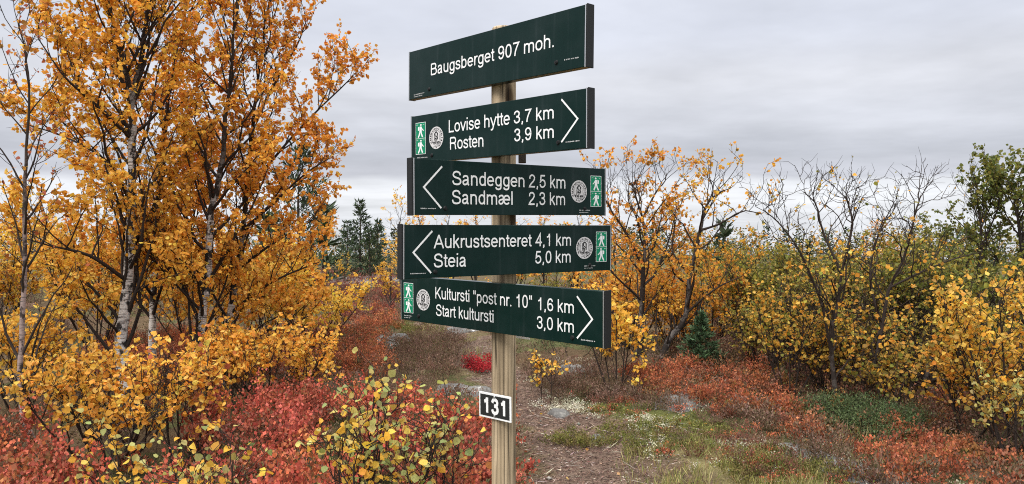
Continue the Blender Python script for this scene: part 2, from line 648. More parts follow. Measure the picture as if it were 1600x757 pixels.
q = scatter(PG((-100, 900), (-100, 690), (780, 640), (800, 900)), 22, 14, .45, 2.0)
dwarf_shrubs(acc, q, HEATHER + MOSS[:2], .24, .15, 220, .016, .24, erect=1.3, flat=.3, hvar=.6)
q = scatter(PG((1000, 566), (1130, 520), (1400, 500), (1750, 500), (1750, 760), (1560, 720), (1440, 660), (1280, 640), (1120, 575)), 26, 19, .30, 1.6)
dwarf_shrubs(acc, q, HEATHER + DRED[:2] + [(.30, .19, .045), (.06, .07, .035)], .26, .2, 240, .022, .3, erect=1.2, flat=.2, hvar=.7, nstem=10)
tag(link("brown_heather", acc.mesh(), M_HEATH), "low brown heather spread over the summit ground", "ground cover", None, 'stuff')

# moss, crowberry, green mats
acc = Acc()
q = scatter([G(*p) for p in Z_MOSS], 120, 15, .44, 2.4)
dwarf_shrubs(acc, q, MOSS, .06, .09, 130, .015, .25, erect=1.2, flat=.2, nstem=0)
q = scatter(PG((1130, 790), (1140, 715), (1215, 705), (1330, 757), (1340, 800)), 190, 16, .28, 2)
dwarf_shrubs(acc, q, MOSS, .06, .09, 130, .015, .25, erect=1.2, flat=.2, nstem=0)
q = scatter(PG((600, 560), (620, 505), (680, 505), (700, 540), (660, 570)), 40, 17, .5, 2)
dwarf_shrubs(acc, q, MOSS, .07, .13, 130, .02, .25, erect=1.2, flat=.2, nstem=0)
q = scatter(PG((200, 1000), (230, 690), (420, 690), (700, 720), (800, 1000)), 12, 18, .52, 2)
dwarf_shrubs(acc, q, MOSS, .22, .12, 220, .015, .3, flat=.3)
tag(link("green_mats", acc.mesh(), M_HEATH), "olive green crowberry and moss mats beside the trail", "ground cover", None, 'stuff')

# grass
acc = Acc()


def grass(q, H, nb, pal, spread=.05):
    n = len(q)
    i = np.repeat(np.arange(n), nb)
    m = len(i)
    o = rng.standard_normal((m, 2)) * spread
    P = np.stack([q[i, 0] + o[:, 0], q[i, 1] + o[:, 1], gz(q[i, 0] + o[:, 0], q[i, 1] + o[:, 1])], 1)
    D = nrm(np.concatenate([o / spread * .35 + rng.standard_normal((m, 2)) * .25, np.ones((m, 1))], 1))
    N = nrm(np.cross(D, rng.standard_normal((m, 3))))
    L = H * (.5 + .8 * rng.random(m))
    acc.add(quads(P, D, N, L, np.full(m, .0022), pick(pal, m, .2)))


grass(scatter([G(*p) for p in Z_GRASS], 130, 20, .40, 2.0), .085, 26, STRAW)
grass(scatter(PG((700, 800), (720, 700), (800, 690), (900, 720), (900, 800)), 60, 21, .45, 2), .10, 20, STRAW)
grass(scatter(PG((600, 580), (640, 520), (760, 530), (770, 570)), 35, 22, .45, 2), .09, 20, STRAW)
grass(scatter(PG((1290, 720), (1310, 690), (1420, 710), (1400, 750)), 60, 23, .5, 2), .2, 12, STRAW)
grass(scatter(PG((960, 620), (1010, 590), (1060, 600), (1040, 640)), 60, 24, .5, 2), .1, 20, STRAW)
tag(link("grass", acc.mesh(), M_HEATH), "short straw coloured grass at the trail edge", "grass", None, 'stuff')

# pale reindeer lichen
acc = Acc()
for poly, dens, pt in [(PG((865, 640), (868, 622), (930, 620), (940, 640)), 260, .38), (PG((1030, 640), (1040, 618), (1090, 618), (1110, 642), (1070, 648)), 240, .35),
                       (PG((1010, 700), (1010, 655), (1080, 660), (1150, 695), (1130, 712)), 200, .52), (PG((870, 600), (860, 565), (925, 568), (1000, 590)), 80, .45),
                       (PG((1230, 675), (1235, 660), (1265, 665), (1262, 685)), 150, .35), (PG((530, 470), (540, 435), (580, 440), (590, 470)), 12, .45), (RH, 60, .62), (PG((1180, 720), (1180, 690), (1400, 740), (1420, 790)), 90, .5)]:
    q = scatter(poly, dens, 25, pt, 3)
    far_k = 1 + (q[:, 1].mean() > 12) * 1.6 if len(q) else 1
    dwarf_shrubs(acc, q, LICH, .048 * far_k, .060 * far_k, 46, .011 * far_k, .35, erect=.5, flat=.1, nstem=0)
tag(link("pale_lichen", acc.mesh(), M_HEATH), "pale cream reindeer lichen tufts scattered by the trail", "lichen", None, 'stuff')

# needle and twig litter on the trail
acc = Acc()
q = scatter(PG((780, 1000), (790, 640), (700, 560), (660, 495), (760, 495), (860, 590), (1000, 660), (1160, 760), (1150, 1000)), 3600, 26, 0)
pdq = path_dist(q[:, 0], q[:, 1])
q = q[(pdq < 1.25 + .3 * rng.standard_normal(len(q))) & (q[:, 1] > 3.6) & (rng.random(len(q)) < np.clip(9 / q[:, 1] - .35, .1, 1))]
m = len(q)
P = np.stack([q[:, 0], q[:, 1], gz(q[:, 0], q[:, 1]) + .004 + .006 * rng.random(m)], 1)
a = rng.random(m) * 2 * np.pi
D = nrm(np.stack([np.cos(a), np.sin(a), .12 * rng.standard_normal(m)], 1))
N = nrm(rng.standard_normal((m, 3)) * .25 + np.array([0, 0, 1]))
L = .02 + .05 * rng.random(m) ** 2
acc.add(quads(P, D, N, L, .0018 + .0022 * rng.random(m), pick([(.17, .110, .080), (.060, .038, .030), (.28, .205, .155), (.46, .39, .33), (.13, .072, .052)], m, .25, [4, 5, 3, .9, 3])))
tag(link("needle_litter", acc.mesh(), M_HEATH), "brown needle and twig litter on the trail", "litter", None, 'stuff')

# fallen birch leaves
acc = Acc()
q = np.concatenate([scatter(PG((780, 900), (800, 640), (870, 610), (1150, 660), (1330, 757), (1340, 900)), 9, 27, .3), scatter(PG((-60, 900), (-60, 640), (760, 600), (760, 900)), 5, 28, .3)])
m = len(q)
P = np.stack([q[:, 0], q[:, 1], gz(q[:, 0], q[:, 1]) + .012 + .03 * rng.random(m)], 1)
a = rng.random(m) * 2 * np.pi
D = nrm(np.stack([np.cos(a), np.sin(a), .3 * rng.standard_normal(m)], 1))
N = nrm(rng.standard_normal((m, 3)) * .4 + np.array([0, 0, 1]))
acc.add(birch_leaves(P, D, N, .022 + .012 * rng.random(m), pick([(.55, .30, .05), (.50, .20, .05), (.60, .42, .16), (.35, .10, .05), (.62, .55, .40)], m)))
tag(link("fallen_leaves", acc.mesh(), M_LEAF), "yellow fallen birch leaves lying on the ground", "leaves", None, 'stuff')

# bleached dead twigs and small stones
acc = Acc()
q = np.concatenate([scatter(PG((790, 900), (800, 640), (870, 610), (1150, 660), (1330, 757), (1340, 900)), 16, 29, .2), scatter(PG((640, 600), (690, 500), (770, 520), (830, 620)), 8, 30, .2)])
m = len(q)
a = rng.random(m) * 2 * np.pi
L = .05 + .14 * rng.random(m) ** 2
for s_ in range(3):
    P = np.stack([q[:, 0], q[:, 1], gz(q[:, 0], q[:, 1]) + .012 + .012 * rng.random(m)], 1)
    D = nrm(np.stack([np.cos(a), np.sin(a), .10 * rng.standard_normal(m)], 1))
    acc.add(quads(P, D, nrm(rng.standard_normal((m, 3)) * .3 + np.array([0, 0, 1])), L * 1.15, .0024 + .0016 * rng.random(m), pick([(.42, .37, .32), (.30, .24, .20), (.16, .11, .09)], m, .2)))
    q = q + D[:, :2] * L[:, None]
    a = a + rng.standard_normal(m) * .5
tag(link("dead_twigs", acc.mesh(), M_HEATH), "bleached dead twigs strewn over the trail and its edge", "twigs", None, 'stuff')
acc = Acc()
q = scatter(PG((800, 900), (810, 640), (870, 610), (1150, 660), (1330, 757), (1340, 900)), 26, 32, .35)
m = len(q)
r_ = .006 + .016 * rng.random(m) ** 3
c = np.stack([q[:, 0], q[:, 1], gz(q[:, 0], q[:, 1]) + r_ * .3], 1)
oc = np.array([(1, 0, 0), (0, 1, 0), (-1, 0, 0), (0, -1, 0), (0, 0, .7), (0, 0, -.7)], float)
V = (c[:, None] + r_[:, None, None] * oc[None] * (.7 + .6 * rng.random((m, 6, 1)))).reshape(-1, 3)
tri = [(0, 1, 4), (1, 2, 4), (2, 3, 4), (3, 0, 4), (1, 0, 5), (2, 1, 5), (3, 2, 5), (0, 3, 5)]
F = np.concatenate([np.arange(m)[:, None] * 6 + np.array(f) for f in tri], 0)
pm = mesh_np(V, F, np.repeat(pick([(.22, .21, .20), (.35, .33, .30), (.14, .13, .12)], m, .2), 6, 0), smooth=True)
tag(link("pebbles", pm, M_HEATH), "small grey stones scattered on the trail", "stones", None, 'stuff')

# ------------------------------------------------------------------ rocks
mr_, t, b = new_mat("lichened_rock")
co = t.nodes.new('ShaderNodeTexCoord')
nA, mA = tnoise(9, 10, 0, 1, .72)
rp = t.nodes.new('ShaderNodeValToRGB')
for e, (p, c) in zip([rp.color_ramp.elements[0], rp.color_ramp.elements[1], rp.color_ramp.elements.new(.5), rp.color_ramp.elements.new(.7)],
                     [(0.1, (.055, .05, .048)), (1, (.34, .34, .28)), (.5, (.12, .117, .112)), (.7, (.20, .195, .18))]):
    e.position = p
    e.color = (*c, 1)
t.links.new(mA.outputs[0], rp.inputs[0])
t.links.new(rp.outputs[0], b.inputs['Base Color'])
b.inputs['Roughness'].default_value = .9
bp = t.nodes.new('ShaderNodeBump')
bp.inputs['Distance'].default_value = .03
t.links.new(nA.outputs['Fac'], bp.inputs['Height'])
t.links.new(bp.outputs[0], b.inputs['Normal'])
M_ROCK = mr_


def rock(name, label, P, h, seed, group=None):
    P = np.array([G(*p) for p in P])
    c = P.mean(0)
    na, nr = 64, 12
    # outline by angle
    ang = np.arctan2(P[:, 1] - c[1], P[:, 0] - c[0])
    o = np.argsort(ang)
    ang, dist = ang[o], np.hypot(P[o, 0] - c[0], P[o, 1] - c[1])
    th = np.linspace(-np.pi, np.pi, na, endpoint=False)
    rr = np.interp(th, np.concatenate([ang[-1:] - 2 * np.pi, ang, ang[:1] + 2 * np.pi]), np.concatenate([dist[-1:], dist, dist[:1]]))
    V, F = [], []
    for k in range(nr + 1):
        f = 1.05 * (k + .02) / nr
        x = c[0] + np.cos(th) * rr * f
        y = c[1] + np.sin(th) * rr * f
        z = gz(x, y) + h * (1 - f ** 3.2) + (fbm(x * 5, y * 5, seed) - .5) * h * 1.3 - (.08 if k == nr else 0) - .01
        V.append(np.stack([x, y, z], 1))
        if k:
            a, b_ = np.arange(na), (np.arange(na) + 1) % na
            F.append(np.stack([(k - 1) * na + a, k * na + a, k * na + b_, (k - 1) * na + b_], 1))
    V = np.concatenate(V)
    org = np.array([c[0], c[1], gz1(*c)])
    ob = link(name, mesh_np(V - org, np.concatenate(F), smooth=True), M_ROCK)
    ob.location = org
    return tag(ob, label, "rock", group)


rock("rock_slab", "long flat grey rock slab edging the ground at the lower right", [(1190, 695), (1210, 691), (1300, 717), (1400, 748), (1450, 780), (1400, 775), (1290, 728), (1200, 701)], .035, 3)
rock("rock_slab", "flat grey rock crossing the trail left of the wooden post", [(680, 610), (700, 602), (735, 603), (770, 611), (765, 617), (720, 616), (685, 615)], .06, 4)
rock("rock_slab", "pale rock hump on the trail behind the lowest sign board", [(695, 514), (715, 509), (755, 511), (758, 518), (720, 519)], .08, 5)
rock("boulder", "small grey boulder in brown heather left of the trail", [(600, 545), (612, 532), (630, 535), (634, 546), (615, 552)], .16, 6)
rock("rock_outcrop", "pale lichened rock outcrop on the distant rise beside the spruces", [(532, 446), (550, 434), (580, 437), (592, 446), (560, 452)], .14, 7)
rock("rock_outcrop", "pale flat rock outcrop between the small sapling and the yellow young birch", [(872, 586), (880, 574), (910, 576), (928, 584), (900, 590)], .07, 8)
rock("rock", "small bluish white rock in the moss beside the trail", [(862, 642), (866, 633), (882, 634), (888, 642), (874, 647)], .07, 9)
rock("rock", "little white stone in the red moss at the trail edge", [(926, 678), (930, 671), (940, 673), (941, 679), (934, 682)], .04, 10)
rock("boulder", "rounded cream lichened boulder before the rust orange shrubs", [(1030, 640), (1040, 620), (1070, 615), (1095, 628), (1090, 642), (1060, 646)], .08, 11)


# ------------------------------------------------------------------ trees
class Wood:
    def __init__(s):
        s.V, s.F, s.R, s.n = [], [], [], 0

    def tube(s, pts, rad, k):
        pts = np.asarray(pts, float)
        rad = np.asarray(rad, float)
        n = len(pts)
        T = np.empty_like(pts)
        T[1:-1] = pts[2:] - pts[:-2]
        T[0], T[-1] = pts[1] - pts[0], pts[-1] - pts[-2]
        T = nrm(T)
        ref = np.array([.31, .95, .07]) if abs(T[0][1]) < .85 else np.array([1., 0, .1])
        B = nrm(np.cross(T, ref))
        N = np.cross(B, T)
        a = np.arange(k) * 2 * np.pi / k
        ring = pts[:, None] + rad[:, None, None] * (np.cos(a)[None, :, None] * B[:, None] + np.sin(a)[None, :, None] * N[:, None])
        i = np.arange(n - 1)[:, None] * k
        j, j2 = np.arange(k)[None], (np.arange(k)[None] + 1) % k
        F = np.stack([i + j, i + j2, i + k + j2, i + k + j], -1).reshape(-1, 4)
        s.V.append(ring.reshape(-1, 3))
        s.F.append(F + s.n)
        s.R.append(np.repeat(rad, k))
        s.n += n * k

    def mesh(s):
        return mesh_np(np.concatenate(s.V), np.concatenate(s.F), rad=np.concatenate(s.R), smooth=True)


def smooth_path(pts, n):
    """Catmull-Rom through the points, n samples, plus the parameter of each"""
    P = np.array([list(p) for p in pts], float)
    if len(P) == 2:
        P = np.array([P[0], (P[0] * 2 + P[1]) / 3, (P[0] + 2 * P[1]) / 3, P[1]])
    Q = np.concatenate([[2 * P[0] - P[1]], P, [2 * P[-1] - P[-2]]])
    m = len(P) - 1
    res = []
    for u in np.linspace(0, m, n):
        i = min(int(u), m - 1)
        f = u - i
        a, b_, c, d = Q[i], Q[i + 1], Q[i + 2], Q[i + 3]
        res.append(.5 * (2 * b_ + (c - a) * f + (2 * a - 5 * b_ + 4 * c - d) * f * f + (3 * b_ - a - 3 * c + d) * f ** 3))
    return np.array(res)


rv = lambda: np.array([random.gauss(0, 1), random.gauss(0, 1), random.gauss(0, 1)])
unit = lambda v: v / (math.sqrt(v[0] * v[0] + v[1] * v[1] + v[2] * v[2]) + 1e-9)


class Birch:
    """trunk(s), limbs, twigs and leaves of one deciduous tree"""

    def __init__(s, leaf=.032, dens=lambda z: 1.0, gap=.13, blen=1.0, sub=.13, twig=.075, twl=(.06, .17), up=.5, start=.14, rise=(25, 60), lpt=5, kink=.16, tiplen=.25, clump=.0, seed=1, spread=1.0, clear=0.0):
        random.seed(seed)
        s.__dict__.update(locals())
        s.trunk, s.wood = Wood(), Wood()
        s.LP, s.LD = [], []
        s.axis = np.zeros((0, 3))

    def line(s, p, d, L, r, n, up):
        pts = [p]
        st = L / n
        for i in range(n):
            d = unit(d + rv() * s.kink + np.array([0, 0, up * .22]))
            p = p + d * st
            pts.append(p)
        return np.array(pts)

    def leaves(s, pts, a, b_, n):
        for _ in range(n):
            f = (a + (b_ - a) * random.random()) * (len(pts) - 1)
            i = min(int(f), len(pts) - 2)
            p = pts[i] + (pts[i + 1] - pts[i]) * (f - i)
            if random.random() > s.dens(p[2]):
                continue
            if s.clump and float(vnoise(p[0] * 3.1 + p[1], p[2] * 3.1 - p[1], s.seed)) < s.clump:
                continue
            if s.clear and len(s.axis):
                ax = s.axis[np.argmin(np.abs(s.axis[:, 2] - p[2]))]
                if math.hypot(p[0] - ax[0], p[1] - ax[1]) < s.clear and random.random() < .8:
                    continue
            s.LP.append(p)
            s.LD.append(unit(pts[i + 1] - pts[i]))

    def side(s, d, lo, hi):
        """a direction leaving d at an angle, kept away from straight down"""
        for _ in range(6):
            v = rv()
            v = unit(v - d * float(v @ d))
            a = R(random.uniform(lo, hi))
            e = d * math.cos(a) + v * math.sin(a)
            if e[2] > -.25:
                break
        return e

    def twigs(s, pts, L, a):
        k = max(2, int(L * (1 - a) / s.twig))
        for j in range(k):
            f = (a + (1 - a) * (j + random.random()) / k) * (len(pts) - 1)
            i = min(int(f), len(pts) - 2)
            p = pts[i] + (pts[i + 1] - pts[i]) * (f - i)
            d = s.side(unit(pts[i + 1] - pts[i]), 30, 60)
            l = random.uniform(*s.twl)
            q = s.line(p, d, l, .002, 2, s.up)
            s.wood.tube(q, [.0022, .0017, .0010], 3)
            s.leaves(q, .25, 1.05, s.lpt)

    def branch(s, p, d, L, r):
        q = s.line(p, d, L, r, 6, s.up)
        s.wood.tube(q, np.linspace(r, max(.0022, r * .22), 7), 5)
        k = max(2, int(L * .85 / s.sub))
        for j in range(k):
            t_ = .15 + .85 * (j + random.random()) / k
            f = t_ * 6
            i = min(int(f), 5)
            pp = q[i] + (q[i + 1] - q[i]) * (f - i)
            dd = s.side(unit(q[i + 1] - q[i]), 30, 55)
            l = (.22 + .3 * random.random()) * L * (1.1 - .75 * t_) + .10
            w_ = s.line(pp, dd, l, .003, 4, s.up)
            r2 = max(.0024, min(r * .5, .012 * l))
            s.wood.tube(w_, np.linspace(r2, .0014, 5), 4)
            s.twigs(w_, l, .2)
            s.leaves(w_, .3, 1.0, int(l / .045))
        s.twigs(q[3:], L * .5, .1)

    def stem(s, pts, r0, r1=.004, main=True, start=None, blen=None, az0=None):
        L = sum(math.dist(a, b_) for a, b_ in zip(pts, pts[1:]))
        n = max(8, int(L / .09))
        q = smooth_path(pts, n)
        wob = np.stack([fbm(np.arange(n) * .5, np.full(n, s.seed * 3.3 + r0 * 99), 7), fbm(np.arange(n) * .5, np.full(n, s.seed * 5.1 + r0 * 77), 8), np.zeros(n) + .5], 1) - .5
        q = q + wob * min(.07, r0 * 1.3) * np.linspace(0, 1, n)[:, None] ** .5
        u = np.linspace(0, 1, n)
        rad = r0 + (r1 - r0) * u ** .8
        rad = rad * (1 + .16 * (fbm(u * L * 9, u * 0 + s.seed, 4) - .5))
        if main:
            if s.clear:
                s.axis = q
            rad[0] *= 1.25
        (s.trunk if main else s.wood).tube(q, rad, 10 if r0 > .02 else 6)
        st = s.start if start is None else start
        bl = s.blen if blen is None else blen
        az = random.random() * 6.28 if az0 is None else az0
        k = int(L * (1 - st) / s.gap)
        for j in range(k):
            t_ = st + (1 - st) * (j + random.random()) / k
            f = t_ * (n - 1)
            i = min(int(f), n - 2)
            p = q[i] + (q[i + 1] - q[i]) * (f - i)
            az += 2.4 + random.uniform(-.5, .5)
            el = R(random.uniform(*s.rise))
            d = np.array([math.cos(az) * math.cos(el) * s.spread, math.sin(az) * math.cos(el) * s.spread, math.sin(el)])
            d = unit(d + unit(q[i + 1] - q[i]) * .35)
            l = bl * (.55 + .6 * random.random()) * (1 - t_) ** .55 + s.tiplen * (.6 + .7 * random.random())
            s.branch(p, d, l, min(rad[i] * .6, .005 + .011 * l))
        # the leader itself carries twigs near its end
        s.twigs(q[int(n * .8):], L * .2, 0)

    def build(s, name, org, label, pal, cat="tree", group=None, bark=None, pal_top=None, ztop=(1, 3), leaf_jit=.16, parts=("trunk", "branches", "crown"), w=None, mat=None, merge=False):
        org = Vector(org)
        o3 = np.array(org)
        e = empty(name, org, label, cat, group)
        bark = bark or M_BARK
        if merge:
            s.wood.F = [f + s.trunk.n for f in s.wood.F]
            s.trunk.V, s.trunk.F, s.trunk.R = s.trunk.V + s.wood.V, s.trunk.F + s.wood.F, s.trunk.R + s.wood.R
            s.trunk.n += s.wood.n
            s.wood = Wood()
        for key, wd in ((parts[0], s.trunk), (parts[1], s.wood)):
            if wd.n:
                me = wd.mesh()
                co = np.empty(len(me.vertices) * 3, np.float32)
                me.vertices.foreach_get('co', co)
                co = (co.reshape(-1, 3) - o3).astype(np.float32)
                me.vertices.foreach_set('co', co.ravel())
                link(key, me, bark, e)
        n = len(s.LP)
        if n:
            P = np.array(s.LP)
            D0 = np.array(s.LD)
            D = nrm(D0 * .45 + rng.standard_normal((n, 3)) * .75 + np.array([0, 0, -.45]))
            N = nrm(rng.standard_normal((n, 3)) * .75 + np.array([0, -.25, .75]))
            P = P + D * s.leaf * .18
            L = s.leaf * np.clip(1 + .27 * rng.standard_normal(n), .5, 1.5)
            col = pick(pal, n, leaf_jit, w)
            if pal_top is not None:
                c2 = pick(pal_top, n, leaf_jit)
                f = np.clip((P[:, 2] - ztop[0]) / (ztop[1] - ztop[0]) + .25 * rng.standard_normal(n), 0, 1)[:, None]
                col = col * (1 - f) + c2 * f
            cl = fbm(P[:, 0] * 2.2 + P[:, 1], P[:, 2] * 2.2 + P[:, 1] * 1.3, s.seed + 40)[:, None]
            col = np.clip(col * (.82 + .36 * cl), .003, .9)
            V, F, cc = birch_leaves(P - o3, D, N, L, col)
            link(parts[2], mesh_np(V, F, cc), mat or M_LEAF, e)
        return e


def base(px, py, dz=-.05):
    """ground point under a pixel of the photograph, and its distance"""
    gx, gy = G(px, py)
    return gx, gy


def px_path(pts, Y, lean=0.0):
    """pixel points to metres at distance Y; lean tilts the path away from the camera per metre of height"""
    res = []
    for i, p in enumerate(pts):
        yy = Y if len(p) < 3 else Y + p[2]
        v = at(p[0], p[1], yy)
        res.append(v)
    g = gz1(res[0].x, res[0].y)
    if res[0].z > g - .02:
        res.insert(0, Vector((res[0].x, res[0].y, g - .05)))
    else:
        res[0].z = g - .05
    return res


GOLD = [(.80, .40, .055), (.83, .46, .075), (.74, .335, .045), (.86, .54, .12)]
AMBER = [(.80, .375, .050), (.73, .315, .045), (.83, .42, .060), (.60, .25, .040)]
YELL = [(.82, .48, .065), (.86, .56, .11), (.78, .42, .055), (.80, .43, .06)]
LIME = [(.46, .45, .16), (.56, .50, .17), (.34, .38, .14), (.66, .50, .15)]
DULL = [(.46, .28, .055), (.38, .27, .055), (.30, .235, .050), (.58, .32, .05)]
OLIVE = [(.23, .22, .042), (.29, .255, .045), (.17, .185, .038), (.36, .27, .05)]
PINKY = [(.48, .18, .05), (.42, .12, .06), (.52, .22, .04), (.36, .10, .04)]
GREEN = [(.13, .16, .040), (.17, .19, .045), (.10, .13, .032), (.24, .22, .045)]

# --- the group of birches on the left
t2 = px_path([(210, 650), (195, 590), (190, 540), (194, 490), (201, 420), (205, 330), (206, 250), (207, 190), (212, 130), (222, 80), (229, 20), (234, -60), (236, -150), (240, -220)], 6.4)
B = Birch(leaf=.0325, gap=.085, blen=1.15, seed=21, lpt=11, start=.10, up=.55, rise=(22, 58), clump=.12, twig=.052, clear=.30)
B.stem(t2, .062)
B.stem([at(205, 150, 6.4), at(192, 95, 6.3), at(176, 25, 6.25), at(160, -50, 6.2), at(150, -120, 6.2)], .028, main=False, start=.1, blen=.7)
B.stem([at(204, 215, 6.4), at(150, 165, 6.1), at(100, 120, 5.9), at(60, 60, 5.8)], .018, main=False, start=.25, blen=.5)
B.stem([at(205, 290, 6.4), at(150, 240, 6.6), at(90, 210, 6.7), at(40, 195, 6.8)], .016, main=False, start=.25, blen=.5)
B.stem([at(200, 440, 6.4), at(140, 400, 6.1), at(80, 385, 5.9), at(30, 370, 5.8)], .018, main=False, start=.2, blen=.55)
B.build("birch_tree", t2[0], "big golden birch with the thickest white and black trunk left of the signpost", GOLD + YELL[:1], group="golden birches left of the signpost", pal_top=AMBER + GOLD[:2], ztop=(.9, 2.6))

t3 = px_path([(240, 620), (238, 520), (241, 450), (248, 300), (259, 190), (271, 100), (290, 20), (300, -60), (305, -130)], 7.4)
B = Birch(leaf=.0325, gap=.105, blen=.95, seed=22, lpt=11, start=.12, clump=.12, twig=.052, clear=.22)
B.stem(t3, .040)
B.stem([at(241, 450, 7.4), at(290, 380, 7.7), at(310, 300, 7.9), at(320, 230, 8.0)], .016, main=False, start=.2, blen=.5)
B.build("birch_tree", t3[0], "slim dark stemmed birch right behind the thickest white trunk", GOLD, group="golden birches left of the signpost", pal_top=AMBER, ztop=(.9, 2.6))

t4 = px_path([(296, 625), (305, 560), (317, 500), (325, 410), (331, 330), (343, 270), (352, 200), (358, 130), (366, 50), (376, -30), (380, -90)], 6.9)
B = Birch(leaf=.0325, gap=.095, blen=1.0, seed=23, lpt=11, start=.10, clump=.12, twig=.052, clear=.24)
B.stem(t4, .050)
B.stem([at(318, 490, 6.9), at(270, 440, 6.7), at(225, 390, 6.5)], .014, main=False, start=.3, blen=.4)
B.build("birch_tree", t4[0], "golden birch with a pale leaning lower trunk in the middle of the birch group", GOLD, group="golden birches left of the signpost", pal_top=AMBER + GOLD[:2], ztop=(.9, 2.6))

t5 = px_path([(345, 600), (362, 480), (376, 390), (384, 310), (391, 240), (401, 150), (411, 70), (424, -10), (432, -60)], 7.3)
B = Birch(leaf=.0325, gap=.10, blen=.85, seed=24, lpt=11, start=.10, clump=.12, twig=.052, clear=.2)
B.stem(t5, .042)
for k_, lim in enumerate([[(386, 300), (430, 245), (480, 190), (530, 140), (560, 110)], [(380, 360), (430, 315), (480, 270), (520, 245)], [(372, 420), (420, 385), (470, 355), (515, 330)],
                          [(360, 490), (410, 450), (460, 425), (500, 410)], [(398, 190), (430, 130), (465, 70), (480, 30)], [(352, 540), (400, 520), (450, 510), (490, 490)]]):
    pts = [at(p[0], p[1], 7.3 - .07 * i * (1 if k_ % 2 else -1)) for i, p in enumerate(lim)]
    B.stem(pts, .019, main=False, start=.2, blen=.42)
B.build("birch_tree", t5[0], "golden birch at the right edge of the birch group, long limbs reaching the open sky", GOLD, group="golden birches left of the signpost", pal_top=AMBER, ztop=(.9, 2.3))

t1 = px_path([(52, 695), (36, 645), (31, 590), (35, 500), (40, 400), (39, 310), (42, 230), (47, 150), (40, 80), (28, 30)], 5.5)
B = Birch(leaf=.032, gap=.11, blen=.62, seed=25, lpt=4, start=.22, clump=.36, dens=lambda z: .45 if z < 2.2 else .75, kink=.12)
B.stem(t1, .029)
B.build("birch_tree", t1[0], "thin leaning birch at the far left edge with sparse pinkish orange leaves", PINKY + GOLD[:2], group="golden birches left of the signpost", bark=M_TBARK)


# --- shrubby young birches: several stems from one root
def shrub(name, label, root, Y, H, spread, n, pal, seed, leaf=.032, cat="shrub", group=None, dens=1.0, lean=(0, 0), r=.010, blen=.35, lpt=6, clump=.15, bark=None, gap=.09, pal_top=None, ztop=(1, 2), start=.2, w=None):
    p = at(root[0], root[1], Y)
    x0, y0 = p.x, p.y
    z0 = gz1(x0, y0)
    B = Birch(leaf=leaf, gap=gap, blen=blen, seed=seed, lpt=lpt, start=start, sub=.11, twig=.07, tiplen=.12, clump=clump, dens=(dens if callable(dens) else (lambda z: dens)))
    for i in range(n):
        a = 6.283 * (i + random.random() * .7) / n
        rr = spread * (.35 + .75 * random.random())
        h = H * (.65 + .38 * random.random())
        tip = Vector((x0 + math.cos(a) * rr + lean[0], y0 + math.sin(a) * rr * .8 + lean[1], z0 + h))
        b0 = Vector((x0 + math.cos(a) * .05, y0 + math.sin(a) * .05, z0 - .04))
        m1 = b0.lerp(tip, .35) + Vector((math.cos(a) * rr * .12, math.sin(a) * rr * .12, h * .05))
        m2 = b0.lerp(tip, .7) + Vector((math.cos(a) * rr * .08, math.sin(a) * rr * .08, h * .03))
        B.stem([b0, m1, m2, tip], r * (.7 + .5 * random.random()))
    return B.build(name, (x0, y0, z0), label, pal, cat, group, bark=bark or M_DBARK, parts=("stems", "branches", "foliage"), pal_top=pal_top, ztop=ztop, w=w, merge=True)


GB = "young birches under the golden birches"
shrub("young_birch", "bright yellow young birch spreading at the foot of the thickest white trunk", (175, 700), 4.9, .56, .56, 10, GOLD + YELL, 31, leaf=.030, group=GB, gap=.07)
shrub("young_birch", "yellow young birch in front of the far left thin birch", (30, 690), 6.4, .75, .6, 7, YELL, 32, leaf=.036, group=GB)
shrub("young_birch", "orange leaved young birch sprouting in front of the slim dark stem", (285, 730), 4.9, .62, .22, 4, GOLD + PINKY[:2], 33, leaf=.031, group=GB)
shrub("young_birch", "wide yellow young birch below the long right limbs of the birch group", (420, 640), 6.6, .46, .62, 9, GOLD + YELL, 34, leaf=.030, group=GB, gap=.07)
shrub("young_birch", "golden young birch among the middle trunks of the birch group", (365, 640), 6.2, .50, .36, 5, GOLD, 35, leaf=.035, group=GB)
shrub("young_birch", "yellow young birch behind the group with a low spray reaching toward the trail", (485, 540), 9.8, .62, .62, 7, YELL, 36, leaf=.036, group=GB)
shrub("young_birch", "tall amber young birch filling the gap behind the middle trunks", (150, 560), 8.9, 1.5, .9, 9, GOLD, 37, leaf=.036, group=GB, blen=.6)
shrub("young_birch", "tall yellow young birch at the right back of the birch group", (430, 540), 9.2, 1.3, .6, 7, YELL + GOLD, 38, leaf=.036, group=GB, blen=.6)
shrub("young_birch", "yellow young birch behind the far left thin birch", (-10, 560), 9.4, 1.6, .8, 8, YELL + PINKY[:1], 39, leaf=.036, group=GB, blen=.6)
shrub("young_birch", "amber young birch behind the pale leaning trunk", (300, 560), 9.0, 1.35, .8, 8, GOLD, 40, leaf=.036, group=GB, blen=.6)

